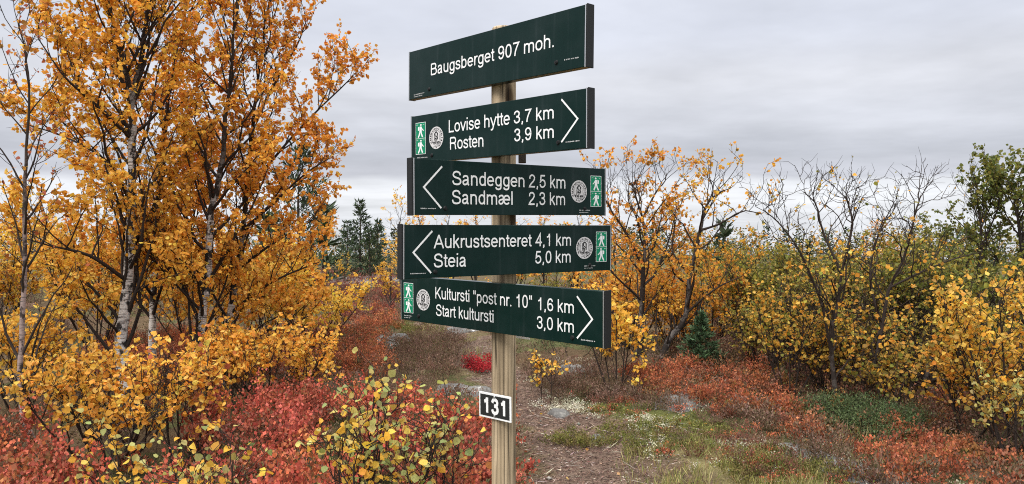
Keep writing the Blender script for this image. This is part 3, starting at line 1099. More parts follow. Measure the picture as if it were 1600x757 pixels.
# --- saplings close to the camera
GS = "birch saplings near the camera"
GY = LIME + YELL[:2]
shrub("birch_sapling", "tall yellow green birch sapling rising left of the wooden post", (590, 800), 3.35, .87, .17, 4, GY, 51, leaf=.030, group=GS, lean=(.13, 0), r=.006, blen=.10, lpt=3, clump=.1, gap=.07, cat="sapling", dens=.62)
shrub("birch_sapling", "small yellow green sapling close beside the wooden post", (690, 800), 3.5, .72, .14, 3, GY + PINKY[:1], 52, leaf=.028, group=GS, r=.005, blen=.12, lpt=2, clump=.1, gap=.1, cat="sapling", dens=.5)
shrub("birch_sapling", "pale orange and green sapling at the bottom below the birch group", (325, 840), 3.3, .62, .13, 3, GY + GOLD[:2], 53, leaf=.030, group=GS, r=.006, blen=.13, lpt=2, clump=.1, cat="sapling", dens=.75)
shrub("birch_sapling", "yellow sapling low at the bottom just left of the tall yellow green sapling", (560, 830), 3.3, .62, .15, 3, GY + YELL, 54, leaf=.030, group=GS, r=.006, blen=.13, lpt=3, clump=.1, cat="sapling", dens=.7)
shrub("birch_sapling", "orange leaved sapling at the bottom left under the bright yellow young birch", (215, 830), 3.8, .50, .18, 3, GOLD + GY[:2], 55, leaf=.031, group=GS, r=.006, blen=.14, lpt=3, clump=.1, cat="sapling", dens=.7)

# --- right of the signpost
GR = "birches right of the signpost"
ta = px_path([(998, 570), (1003, 480), (1006, 420), (1008, 385), (1004, 345), (994, 310), (988, 285)], 8.8)
B = Birch(leaf=.031, gap=.095, blen=.85, seed=61, lpt=8, start=.10, clump=.22, dens=lambda z: .95 if z < 1.45 else .7, kink=.2)
B.stem(ta, .040)
B.stem([at(1006, 420, 8.8), at(975, 360, 8.7), at(950, 320, 8.6), at(938, 285, 8.6)], .018, main=False, start=.2, blen=.45)
B.stem([at(1005, 340, 8.8), at(1025, 300, 8.9), at(1038, 285, 9), at(1042, 270, 9)], .013, main=False, start=.2, blen=.35)
B.stem([at(1003, 470, 8.8), at(960, 430, 8.6), at(930, 390, 8.5)], .016, main=False, start=.2, blen=.5)
B.build("birch_tree", ta[0], "orange birch with an upright dark trunk just right of the sign boards", AMBER + DULL[:1], group=GR, bark=M_DBARK)

tb = px_path([(1036, 560), (1045, 530), (1070, 498), (1077, 435), (1092, 370), (1099, 335), (1108, 315), (1124, 302), (1138, 296)], 8.6)
B = Birch(leaf=.030, gap=.105, blen=.75, seed=62, lpt=8, start=.12, clump=.26, dens=lambda z: .95 if z < 1.3 else .6, kink=.2)
B.stem(tb, .048)
B.stem([at(1095, 360, 8.6), at(1125, 350, 8.5), at(1160, 330, 8.4), at(1190, 335, 8.4)], .015, main=False, start=.2, blen=.4)
B.stem([at(1078, 430, 8.6), at(1050, 390, 8.7), at(1060, 330, 8.8)], .015, main=False, start=.2, blen=.45)
B.stem([at(1072, 490, 8.6), at(1120, 450, 8.5), at(1165, 430, 8.5)], .016, main=False, start=.2, blen=.5)
B.build("birch_tree", tb[0], "orange birch with a slanting dark trunk and bare twigs against the sky", AMBER + DULL[:1], group=GR, bark=M_DBARK)

tcx = px_path([(1310, 650), (1301, 575), (1299, 520), (1309, 480), (1316, 425), (1328, 370), (1331, 340), (1326, 318), (1320, 308)], 6.5)
B = Birch(leaf=.030, gap=.08, sub=.10, twig=.055, blen=.46, seed=63, lpt=4, start=.08, clump=.34, dens=lambda z: .9 if z < 1.15 else (.5 if z < 1.45 else .06), kink=.3, tiplen=.2, up=.45)
B.stem(tcx, .023)
B.stem([at(1300, 560, 6.5), at(1285, 480, 6.4), at(1262, 420, 6.35), at(1243, 383, 6.3), at(1215, 347, 6.3), at(1192, 328, 6.3)], .012, main=False, start=.1, blen=.3)
B.stem([at(1316, 430, 6.5), at(1285, 360, 6.6), at(1275, 320, 6.6), at(1255, 300, 6.6)], .012, main=False, start=.2, blen=.25)
B.build("birch_tree", tcx[0], "half bare birch with leafless forked twigs, left one of the two bare crowns", GOLD + OLIVE[:2], group=GR, bark=M_DBARK)

td = px_path([(1345, 635), (1357, 590), (1370, 555), (1378, 510), (1389, 455), (1411, 410), (1424, 362), (1430, 335), (1436, 316), (1438, 306)], 6.7)
B = Birch(leaf=.030, gap=.08, sub=.10, twig=.055, blen=.48, seed=64, lpt=4, start=.08, clump=.32, dens=lambda z: .9 if z < 1.2 else (.6 if z < 1.5 else .06), kink=.3, tiplen=.2, up=.45)
B.stem(td, .025)
B.stem([at(1390, 450, 6.7), at(1440, 425, 6.6), at(1490, 405, 6.6), at(1530, 395, 6.6)], .011, main=False, start=.2, blen=.4)
B.stem([at(1378, 510, 6.7), at(1360, 440, 6.8), at(1368, 380, 6.9), at(1395, 320, 6.9)], .015, main=False, start=.2, blen=.4)
B.build("birch_tree", td[0], "half bare birch with a dark S curved trunk, right one of the two bare crowns", GOLD + OLIVE[:2], group=GR, bark=M_DBARK)

te = px_path([(1515, 640), (1520, 520), (1530, 430), (1532, 370), (1530, 335), (1528, 318)], 9.2)
B = Birch(leaf=.036, gap=.085, blen=1.05, seed=65, lpt=11, start=.12, clump=.18, up=.55)
B.stem(te, .035)
B.build("birch_tree", te[0], "green leaved birch standing behind the golden one on the right", GREEN + OLIVE[:1], group=GR, bark=M_DBARK)
tf = px_path([(1600, 640), (1598, 520), (1600, 430), (1592, 350), (1590, 320), (1588, 300)], 9.0)
B = Birch(leaf=.036, gap=.085, blen=1.05, seed=66, lpt=11, start=.12, clump=.18, up=.6)
B.stem(tf, .038)
B.build("birch_tree", tf[0], "tallest green leaved birch cut by the right edge", GREEN + OLIVE[:1], group=GR, bark=M_DBARK)

shrub("young_birch", "golden young birch with big leaves at the right edge of the picture", (1580, 705), 5.4, 1.2, .5, 8, GOLD + DULL[:2], 71, leaf=.030, blen=.4, group=GR)
shrub("young_birch", "low spreading golden young birch right of the gnarled stump", (1515, 690), 5.7, .52, .42, 6, GOLD + DULL, 72, leaf=.031, group=GR)
shrub("young_birch", "yellow green young birch in the bottom right corner", (1590, 740), 5.0, .52, .25, 5, LIME + DULL, 73, leaf=.028, group=GR)
shrub("young_birch", "slender yellow young birch growing under the right end of the lowest sign board", (962, 614), 7.3, .85, .30, 5, YELL, 74, leaf=.034, group=GR, blen=.25)
shrub("birch_sapling", "tiny yellow sapling standing just right of the wooden post", (853, 622), 7.0, .42, .09, 3, YELL + LIME[:1], 75, leaf=.030, r=.004, blen=.1, lpt=3, clump=0, cat="sapling")
shrub("young_birch", "yellow young birch at the left foot of the half bare birches", (1235, 625), 7.0, .95, .40, 6, GOLD + DULL + OLIVE[:2], 76, leaf=.030, group=GR, blen=.3, dens=.8)
shrub("young_birch", "yellow bush low between the half bare trunks and the gnarled stump", (1392, 650), 6.4, .36, .26, 6, DULL + OLIVE[:1], 77, leaf=.029, group=GR)
shrub("young_birch", "orange bush behind the small spruce", (1110, 570), 9.8, .85, .75, 10, AMBER + OLIVE[3:], 78, leaf=.032, group=GR)
shrub("young_birch", "amber bush behind the slender yellow young birch", (985, 575), 9.6, .95, .7, 10, AMBER + GOLD, 79, leaf=.032, group=GR)
for i_, (px, Y, H, sp, lab, pal) in enumerate([
        (1292, 7.1, .62, .32, "dull gold bush at the foot of the left half bare birch", DULL + GOLD[:1]), (1350, 7.3, .70, .36, "dull gold bush behind the foot of the right half bare birch", DULL + OLIVE[:1]),
        (1195, 8.0, .80, .36, "olive gold bush behind the rust orange shrubs", DULL + OLIVE[:2]), (1425, 7.2, .72, .36, "olive gold bush behind the gnarled stump, left side", DULL + OLIVE[:2]),
        (1490, 7.0, .75, .36, "gold bush behind the gnarled stump, right side", DULL + GOLD[:1]), (1255, 7.8, .95, .36, "tall olive gold bush between the two yellow ones at the half bare birches", OLIVE + DULL),
        (1060, 9.0, .70, .42, "amber bush between the upright and the slanting dark trunks", AMBER + DULL[:1])]):
    shrub("young_birch", lab, (px, 600), Y, H, sp, 8, pal, 110 + i_, leaf=.028, group=GR, start=.04, lpt=5, blen=.3, clump=.42, dens=.8)
GO = "olive bushes behind the half bare birches"
for i_, (px, py, Y, H, sp, lab, pal) in enumerate([
        (1190, 590, 9.6, 1.12, .6, "olive bush left behind the half bare birches", OLIVE), (1265, 590, 9.0, 1.15, .6, "olive bush straight behind the left half bare birch", OLIVE),
        (1345, 590, 8.4, 1.25, .6, "olive and gold bush between the two half bare crowns", OLIVE + DULL[:1]), (1430, 600, 8.2, 1.25, .65, "olive bush behind the gnarled stump", OLIVE),
        (1500, 610, 7.8, 1.15, .55, "olive bush below the green leaved birches", OLIVE + GREEN[:2]), (1150, 575, 12.0, 1.25, .8, "dull olive bush far behind the small spruce", OLIVE + AMBER[:1])]):
    shrub("willow_bush", lab, (px, py), Y, H, sp, 9, pal, 81 + i_, leaf=.030, group=GO, start=.06, blen=.55, lpt=6, clump=.33, cat="bush")

# the gnarled stump
B = Birch(seed=91, start=.3, gap=.2, blen=.3, dens=lambda z: .0, kink=.3)
sp_ = px_path([(1462, 650), (1458, 625), (1448, 600), (1444, 580), (1452, 565), (1448, 548)], 6.5)
B.stem(sp_, .055, .018)
B.stem([at(1450, 600, 6.5), at(1465, 592, 6.4), at(1478, 596, 6.35)], .022, .008, main=False, start=.5, blen=.1)
B.stem([at(1457, 625, 6.5), at(1475, 640, 6.35), at(1487, 655, 6.3)], .02, .008, main=False, start=.6, blen=.1)
B.stem([at(1446, 590, 6.5), at(1434, 575, 6.5), at(1428, 555, 6.5)], .014, .005, main=False, start=.4, blen=.15)
B.build("tree_stump", sp_[0], "gnarled dark grey broken stump with crooked roots among the yellow bushes", GOLD, "stump", bark=M_DBARK, parts=("trunk", "branches", "crown"))


# ------------------------------------------------------------------ conifers
def conifer(name, org, H, rad, label, seed, pal, group=None, whorl=.12, spray=.06, droop=-.05, nb=6, dens=1.0, tip=.9, cat="spruce"):
    random.seed(seed)
    e = empty(name, org, label, cat, group)
    tw = Wood()
    n = 10
    tr = np.stack([np.zeros(n), np.zeros(n), np.linspace(-.05, H, n)], 1)
    tr[:, :2] += (fbm(np.linspace(0, 3, n)[:, None] + np.array([0, 9]), np.full((n, 2), seed * 1.7), seed) - .5) * .05 * H * np.linspace(0, 1, n)[:, None]
    tw.tube(tr, np.linspace(.018 * H + .004, .003, n), 7)
    bw = Wood()
    P, D, L = [], [], []
    z = H * .06
    while z < H * .98:
        t_ = z / H
        l0 = rad * (1 - t_) ** tip + .03 * H
        for j in range(nb):
            a = random.random() * 6.283
            l = l0 * random.uniform(.55, 1.12)
            d = unit(np.array([math.cos(a), math.sin(a), droop + .55 * t_ + random.uniform(-.1, .15)]))
            p = np.array([np.interp(z, tr[:, 2], tr[:, 0]), np.interp(z, tr[:, 2], tr[:, 1]), z])
            q = [p]
            for k in range(4):
                d = unit(d + rv() * .08 + np.array([0, 0, .10]))
                q.append(q[-1] + d * l / 4)
            q = np.array(q)
            bw.tube(q, np.linspace(.0035 + .006 * l, .002, 5), 3)
            m = int(dens * l / spray * 5) + 4
            f = np.sqrt(rng.random(m)) * 3.999
            i = f.astype(int)
            pp = q[i] + (q[i + 1] - q[i]) * (f - i)[:, None]
            side = rng.standard_normal((m, 3)) * np.array([1, 1, .45])
            pp = pp + side * l * .05
            P.append(pp)
            D.append(nrm(d[None] * .7 + side * .6 + np.array([0, 0, .25])))
            L.append(spray * (.6 + .8 * rng.random(m)))
        z += whorl * (1.1 - .5 * t_) * random.uniform(.8, 1.2)
    P, D, L = np.concatenate(P), np.concatenate(D), np.concatenate(L)
    N = nrm(rng.standard_normal(P.shape) * .6 + np.array([0, 0, .6]))
    V, F, cc = quads(P, D, N, L, L * .13, pick(pal, len(P), .25))
    tw.V, tw.R = tw.V + bw.V, tw.R + bw.R
    tw.F = tw.F + [f + tw.n for f in bw.F]
    link("trunk", tw.mesh(), M_PBARK, e)
    link("crown", mesh_np(V, F, cc), M_NEEDLE, e)
    return e


SPR = [(.045, .068, .034), (.032, .050, .027), (.062, .088, .040)]
SPRL = [(.075, .125, .060), (.10, .16, .075), (.050, .090, .045)]


def on_ground(px, py, Y):
    p = at(px, py, Y)
    return (p.x, p.y, gz1(p.x, p.y))


GC = "spruces on the rise behind the trail"
for px, ptop, Y, rad, lab, sd in [(563, 314, 21, .62, "tallest dark spruce on the rise behind the trail", 3), (590, 345, 22, .50, "shorter dark spruce right beside the tallest one on the rise", 4),
                                  (543, 345, 23, .5, "slim dark spruce left beside the tallest one on the rise", 5), (578, 362, 20.5, .55, "bushy low spruce before the taller ones on the rise", 6)]:
    o_ = on_ground(px, 430, Y)
    conifer("spruce_tree", o_, at(px, ptop, Y).z - o_[2], rad, lab, sd, SPR, GC, whorl=.15, spray=.12, nb=6, dens=.8)
o_ = on_ground(1095, 566, 8.2)
conifer("spruce_tree", o_, at(1095, 490, 8.2).z - o_[2], .27, "small fresh green spruce in front of the orange birches", 9, SPRL, None, whorl=.05, spray=.045, nb=9, dens=1.6, tip=1.0)

# the pine with open flat branches behind the birch group
o_ = on_ground(468, 470, 16)
conifer("pine_tree", o_, at(468, 232, 16).z - o_[2], 1.0, "dark open pine half hidden behind the birch group", 12, SPR, None, whorl=.24, spray=.13, nb=5, droop=.15, tip=.5, dens=1.1, cat="pine")

# distant spruces seen over the olive bushes and between the birches
far_src = None
for i_, (px, ptop, Y, lab) in enumerate([(1185, 386, 42, "far dark spruce in the gap between the orange and the half bare birches"), (1222, 404, 60, "far little spruce above the olive bushes, right of the dark one"), (1262, 380, 40, "far dark spruce behind the left half bare crown"),
                                        (1240, 402, 66, "far little spruce just left of the one behind the half bare crown"), (1133, 352, 30, "tall far spruce behind the slanting orange birch"), (1120, 372, 32, "shorter far spruce behind the slanting orange birch"),
                                        (505, 330, 26, "far spruce at the right edge of the birch group"), (880, 400, 30, "far spruce behind the second lowest sign board"), (420, 340, 24, "far spruce behind the right limbs of the birch group"), (735, 380, 34, "far spruce behind the sign boards, left of the post")]):
    o_ = on_ground(px, 430, Y)
    h = at(px, ptop, Y).z - o_[2]
    if far_src is None:
        far_src = conifer("spruce_tree", o_, h, h * .2, lab, 14, SPR, "far spruces", whorl=.26, spray=.22, nb=6, dens=1.2)
        h0 = h
    else:
        r_ = far_src.copy()
        C.objects.link(r_)
        for ch in list(far_src.children):
            c_ = ch.copy()
            C.objects.link(c_)
            c_.parent = r_
        r_.location = o_
        r_.scale = (h / h0, h / h0, h / h0)
        r_.rotation_euler = (0, 0, i_ * 1.9)
        r_['label'] = lab

# prostrate juniper, right
def juniper(label, poly, H, seed, n):
    q = scatter(poly, n, seed, .2, 2)
    c = q.mean(0)
    org = np.array([c[0], c[1], gz1(*c)])
    e = empty("juniper_shrub", org, label, "juniper")
    bw = Wood()
    P, D, L = [], [], []
    for (x_, y_) in q:
        z_ = gz1(x_, y_)
        b0 = np.array([x_ * .6 + c[0] * .4, y_ * .6 + c[1] * .4, z_])
        tp = np.array([x_, y_, z_ + H * random.uniform(.5, 1.1)])
        ln = np.array([b0, (b0 + tp) / 2 - np.array([0, 0, .03]), tp]) - org
        bw.tube(ln, [.006, .004, .002], 4)
        m = 170
        f = rng.random(m)[:, None] ** .6
        P.append(ln[1] * (1 - f) + ln[2] * f + rng.standard_normal((m, 3)) * np.array([.05, .05, .02]))
        D.append(nrm(unit(ln[2] - ln[1])[None] * .5 + rng.standard_normal((m, 3)) * .9 + np.array([0, 0, .3])))
        L.append(.022 * (.6 + .8 * rng.random(m)))
    P, D, L = np.concatenate(P), np.concatenate(D), np.concatenate(L)
    N = nrm(rng.standard_normal(P.shape))
    V, F, cc = quads(P, D, N, L, L * .12, pick([(.065, .095, .036), (.095, .13, .050), (.036, .056, .022)], len(P), .25))
    link("stems", bw.mesh(), M_PBARK, e)
    link("foliage", mesh_np(V, F, cc), M_NEEDLE, e)


juniper("dark green low juniper spreading before the half bare birches", PG((1270, 672), (1290, 645), (1400, 650), (1450, 680), (1450, 712), (1340, 700)), .20, 5, 190)
juniper("small dark juniper under the yellow young birch right of the post", PG((830, 570), (840, 545), (940, 545), (940, 570)), .25, 6, 14)

# crimson patch
acc = Acc()
c_ = np.array(G(750, 570))
q = c_ + np.random.default_rng(5).standard_normal((10, 2)) * np.array([.12, .18])
org = np.array([*q.mean(0), 0])
org[2] = gz1(org[0], org[1])
dwarf_shrubs(acc, q, [(.42, .030, .028), (.30, .022, .022), (.48, .07, .05)], .12, .13, 200, .02, .4)
acc.V = [v - org for v in acc.V]
cp = link("bearberry_shrub", acc.mesh(), M_HEATH)
cp.location = org
tag(cp, "vivid crimson bearberry patch beside the trail, left of the post", "shrub")

# ------------------------------------------------------------------ woods further off: individual birches, then the far forest as one mass
GW = "small birches behind the clearing"
protos = []
for i_, (pal, H) in enumerate([(GOLD, 2.3), (YELL, 2.0), (OLIVE, 2.2), (AMBER, 2.5)]):
    B = Birch(leaf=.042, gap=.12, blen=.75, seed=101 + i_, lpt=7, start=.12, sub=.16, twig=.10, clump=.30, dens=lambda z: .9 if z < 1.6 else .55, kink=.2)
    B.stem([Vector((0, 0, -.05)), Vector((.05, .02, H * .35)), Vector((-.04, .05, H * .7)), Vector((.06, 0, H))], .032)
    B.stem([Vector((.02, 0, .2)), Vector((.25, .1, H * .4)), Vector((.4, .1, H * .8))], .022, main=False, start=.2, blen=.5)
    protos.append((B, pal, H))
spots = [  # pixel x, pixel top, distance, kind, label
    (625, 318, 14, 0, "sparse orange birch left of the sign boards beside the trail"), (612, 400, 12.5, 1, "low yellow birch at the trail bend left of the sign boards"), (655, 330, 15, 3, "twiggy orange birch behind the left ends of the sign boards"),
    (700, 330, 14, 0, "golden birch behind the sign boards, left of the post"), (745, 325, 16, 3, "orange birch directly behind the post"), (800, 330, 13, 0, "golden birch behind the sign boards, right of the post"),
    (850, 335, 14, 3, "orange birch behind the middle of the sign boards' right half"), (905, 330, 12, 0, "golden birch behind the right ends of the sign boards"), (820, 420, 11.5, 2, "olive bush birch seen between the two lowest boards"),
    (30, 300, 15, 1, "yellow birch far behind the thin leaning birch"), (110, 330, 14, 0, "golden birch far behind the big birch"), (180, 350, 16, 1, "yellow birch far behind the thickest white trunk"),
    (270, 330, 15, 0, "golden birch far behind the slim dark stem"), (340, 340, 14, 3, "amber birch far behind the pale leaning trunk"), (410, 350, 15, 1, "yellow birch far behind the right edge of the birch group"),
    (540, 400, 19, 1, "small yellow birch in front of the far spruces"), (1010, 400, 13, 3, "amber birch behind the upright dark trunk"), (1070, 405, 14, 0, "golden birch behind the slanting dark trunk"),
    (1130, 410, 16, 2, "olive birch behind the slanting dark trunk's right limb"), (1190, 415, 15, 2, "olive birch in the gap left of the bare crowns"), (1250, 410, 14, 2, "olive birch far behind the left bare crown"),
    (1310, 385, 13, 2, "olive birch far behind, between the bare crowns"), (1370, 350, 12, 3, "amber birch rising between the two bare crowns"), (1450, 370, 12, 2, "olive birch rising right of the right bare crown"),
    (1400, 380, 14, 3, "amber birch behind the right bare crown"), (1540, 380, 13, 2, "olive birch behind the green leaved birches"), (1620, 350, 12, 2, "olive birch at the right edge behind everything"),
    (960, 345, 12.5, 3, "amber birch behind the ends of the two lowest boards"), (872, 405, 11, 2, "olive birch seen below the second lowest board, right of the post"), (1330, 372, 10.5, 2, "olive birch right behind the left bare crown"), (1440, 352, 10.8, 2, "olive birch right behind the right bare crown"),
    (1490, 365, 11, 2, "olive birch just left of the green leaved birches")]
srcs = {}
for i_, (px, ptop, Y, kd, lab) in enumerate(spots):
    o_ = on_ground(px, 450, Y)
    B, pal, H = protos[kd]
    h = at(px, ptop, Y).z - o_[2]
    sc = h / (H * 1.05)
    if kd not in srcs:
        e = B.build("birch_tree", (0, 0, 0), lab, pal, group=GW, bark=M_DBARK, merge=True)
        srcs[kd] = e
    else:
        e = srcs[kd].copy()
        C.objects.link(e)
        for ch in list(srcs[kd].children):
            c_ = ch.copy()
            C.objects.link(c_)
            c_.parent = e
        e['label'] = lab
    e.location = o_
    e.scale = (sc * 1.1, sc * 1.1, sc)
    e.rotation_euler = (0, 0, i_ * 2.3)

# far forest, one mass down the slopes
m = 3000
rr_ = 34 * (1 + 60 * rng.random(m) ** 1.7)
aa = (rng.random(m) - .5) * 1.5
fx, fy = np.sin(aa) * rr_, np.cos(aa) * rr_
fz = gz(fx, fy)
hh = np.clip(rr_ / 60, .45, 1.3) * (1.0 + 1.9 * rng.random(m))
nb_ = 110
i = np.repeat(np.arange(m), nb_)
tt = rng.random(len(i))
con = (rng.random(m) < .5)[i]
wd = np.where(con, .22 * (1 - tt), .42 * np.sqrt(np.clip(tt * (1.02 - tt) * 4, 0, 1))) * hh[i]
a = rng.random(len(i)) * 6.283
wd = wd * np.sqrt(rng.random(len(i)))
P = np.stack([fx[i] + np.cos(a) * wd, fy[i] + np.sin(a) * wd, fz[i] + hh[i] * tt], 1)
D = nrm(np.stack([np.cos(a), np.sin(a), .1 + .5 * rng.random(len(i))], 1) + rng.standard_normal((len(i), 3)) * .3)
N = nrm(rng.standard_normal(P.shape) * .5 + np.array([0, 0, .7]))
c1, c2 = pick(SPR, len(i), .2), pick([(.20, .13, .03), (.14, .12, .03), (.26, .15, .03)], m, .2)[i]
V, F, cc = quads(P, D, N, hh[i] * .11, hh[i] * .025, np.where(con[:, None], c1, c2))
tag(link("distant_forest", mesh_np(V, F, cc), M_NEEDLE), "distant mixed forest on the slopes beyond the clearing", "forest", None, 'stuff')

# ------------------------------------------------------------------ lettering: a monoline grotesque drawn as strokes (cap height 1)
def Arc(cx, cy, rx, ry, a0, a1, n=14, e=2.25):
    r_ = []
    for i in range(n + 1):
        a = R(a0 + (a1 - a0) * i / n)
        c, s_ = math.cos(a), math.sin(a)
        r_.append((cx + rx * math.copysign(abs(c) ** (2 / e), c), cy + ry * math.copysign(abs(s_) ** (2 / e), s_)))
    return r_


def Cv(*pts):
    P = [np.array(p, float) for p in pts]
    P = [2 * P[0] - P[1]] + P + [2 * P[-1] - P[-2]]
    r_ = []
    for i in range(1, len(P) - 2):
        for k in range(5):
            f = k / 5
            a, b_, c, d = P[i - 1], P[i], P[i + 1], P[i + 2]
            r_.append(tuple(.5 * (2 * b_ + (c - a) * f + (2 * a - 5 * b_ + 4 * c - d) * f * f + (3 * b_ - a - 3 * c + d) * f ** 3)))
    r_.append(tuple(P[-2]))
    return r_


HOOK = Cv((.13, .53), (.19, .635), (.34, .672), (.48, .635), (.535, .52))
BOWL = Cv((.535, .43), (.42, .385), (.26, .355), (.14, .285), (.12, .17), (.21, .07), (.36, .075), (.48, .16), (.535, .29))
SIX = Cv((.61, .74), (.54, .885), (.39, .945), (.22, .87), (.135, .65), (.125, .40), (.19, .15), (.38, .055), (.57, .13), (.63, .31), (.56, .50), (.39, .575), (.22, .50), (.135, .36))
NINE = [(.76 - x_, 1 - y_) for x_, y_ in SIX]
GLY = {
    ' ': (.36, []), '.': (.36, [[(.18, 0), (.18, .125)]]), ',': (.36, [[(.18, .125), (.18, 0), (.12, -.13)]]), '"': (.50, [[(.16, 1), (.16, .68)], [(.35, 1), (.35, .68)]]),
    'a': (.74, [HOOK + [(.535, .16)] + Cv((.535, .16), (.56, .07), (.64, .055)), BOWL]),
    'b': (.77, [[(.15, 0), (.15, 1)], Arc(.385, .365, .245, .305, 0, 360, 24)]),
    'd': (.77, [[(.62, 0), (.62, 1)], Arc(.385, .365, .245, .305, 0, 360, 24)]),
    'e': (.75, [[(.11, .375), (.64, .375)] + Arc(.375, .365, .265, .305, 3, 322, 24)]),
    'g': (.77, [[(.62, .73), (.62, .02)] + Cv((.62, .02), (.57, -.15), (.38, -.215), (.20, -.17), (.14, -.06)), Arc(.385, .365, .245, .305, 0, 360, 24)]),
    'h': (.77, [[(.15, 0), (.15, 1)], [(.15, .40)] + Arc(.385, .44, .235, .23, 180, 0) + [(.62, 0)]]),
    'i': (.31, [[(.155, 0), (.155, .73)], [(.155, .87), (.155, 1)]]), 'l': (.31, [[(.155, 0), (.155, 1)]]),
    'k': (.70, [[(.15, 0), (.15, 1)], [(.58, .73), (.17, .32)], [(.30, .45), (.62, 0)]]),
    'm': (1.16, [[(.15, 0), (.15, .73)], [(.15, .40)] + Arc(.365, .45, .215, .22, 180, 0) + [(.58, 0)], [(.58, .40)] + Arc(.795, .45, .215, .22, 180, 0) + [(1.01, 0)]]),
    'n': (.77, [[(.15, 0), (.15, .73)], [(.15, .40)] + Arc(.385, .44, .235, .23, 180, 0) + [(.62, 0)]]),
    'o': (.77, [Arc(.385, .365, .27, .305, 0, 360, 24)]),
    'p': (.77, [[(.15, .73), (.15, -.27)], Arc(.385, .365, .245, .305, 0, 360, 24)]),
    'r': (.46, [[(.15, 0), (.15, .73)], [(.15, .38)] + Cv((.15, .38), (.21, .58), (.32, .66), (.46, .665))]),
    's': (.69, [Cv((.57, .52), (.49, .64), (.34, .675), (.19, .64), (.13, .53), (.2, .42), (.34, .375), (.5, .32), (.575, .2), (.5, .09), (.35, .055), (.18, .09), (.10, .21))]),
    't': (.39, [[(.19, .93), (.19, .18)] + Cv((.19, .18), (.23, .08), (.37, .065)), [(.03, .672), (.37, .672)]]),
    'u': (.77, [[(.62, 0), (.62, .73)], [(.62, .34)] + Arc(.385, .29, .235, .23, 0, -180) + [(.15, .73)]]),
    'v': (.69, [[(.06, .73), (.345, .02)], [(.63, .73), (.345, .02)]]),
    'y': (.69, [[(.06, .73), (.36, .02)], [(.64, .73), (.36, .02)] + Cv((.36, .02), (.28, -.16), (.19, -.215), (.08, -.205))]),
    'æ': (1.24, [HOOK + [(.535, .2)], BOWL, [(.535, .375), (1.13, .375)] + Arc(.855, .365, .275, .305, 3, 322, 24), [(.535, .2), (.60, .35)]]),
    'A': (.93, [[(.06, 0), (.465, .97)], [(.87, 0), (.465, .97)], [(.20, .33), (.73, .33)]]),
    'B': (.93, [[(.16, .06), (.16, .94)], [(.16, .94), (.50, .94)] + Arc(.50, .735, .235, .205, 90, -90) + [(.16, .53)], [(.16, .53), (.54, .53)] + Arc(.54, .295, .265, .235, 90, -90) + [(.16, .06)]]),
    'K': (.93, [[(.16, 0), (.16, 1)], [(.82, 1), (.19, .36)], [(.37, .55), (.87, 0)]]),
    'L': (.77, [[(.16, 1), (.16, .06), (.72, .06)]]),
    'R': (1.0, [[(.16, 0), (.16, .94)], [(.16, .94), (.56, .94)] + Arc(.56, .72, .255, .22, 90, -90) + [(.16, .50)], Cv((.52, .50), (.70, .44), (.77, .30), (.79, .12), (.85, 0))]),
    'S': (.93, [Cv((.78, .70), (.70, .87), (.47, .945), (.25, .88), (.17, .73), (.25, .59), (.48, .515), (.72, .44), (.81, .27), (.72, .11), (.47, .055), (.22, .11), (.12, .31))]),
    '0': (.77, [Arc(.385, .5, .255, .445, 0, 360, 24)]), '1': (.77, [[(.44, 0), (.44, 1)], Cv((.16, .735), (.30, .76), (.38, .83), (.42, .96))]),
    '2': (.77, [Cv((.14, .66), (.19, .86), (.38, .945), (.57, .87), (.63, .71), (.53, .51), (.29, .30), (.15, .13), (.12, .06)) + [(.67, .06)]]),
    '3': (.77, [Cv((.13, .72), (.2, .88), (.38, .945), (.56, .87), (.605, .72), (.52, .57), (.31, .525)), Cv((.31, .525), (.54, .48), (.635, .29), (.56, .12), (.37, .055), (.2, .11), (.12, .28))]),
    '4': (.77, [[(.53, 0), (.53, .97), (.09, .30), (.71, .30)]]),
    '5': (.77, [[(.63, .94), (.22, .94), (.155, .47)] + Cv((.155, .47), (.35, .60), (.56, .53), (.64, .32), (.56, .13), (.36, .055), (.19, .11), (.11, .26))]),
    '6': (.77, [SIX]), '9': (.77, [NINE]), '7': (.77, [[(.10, .94), (.66, .94)] + Cv((.66, .94), (.47, .62), (.34, .32), (.28, 0))]),
}


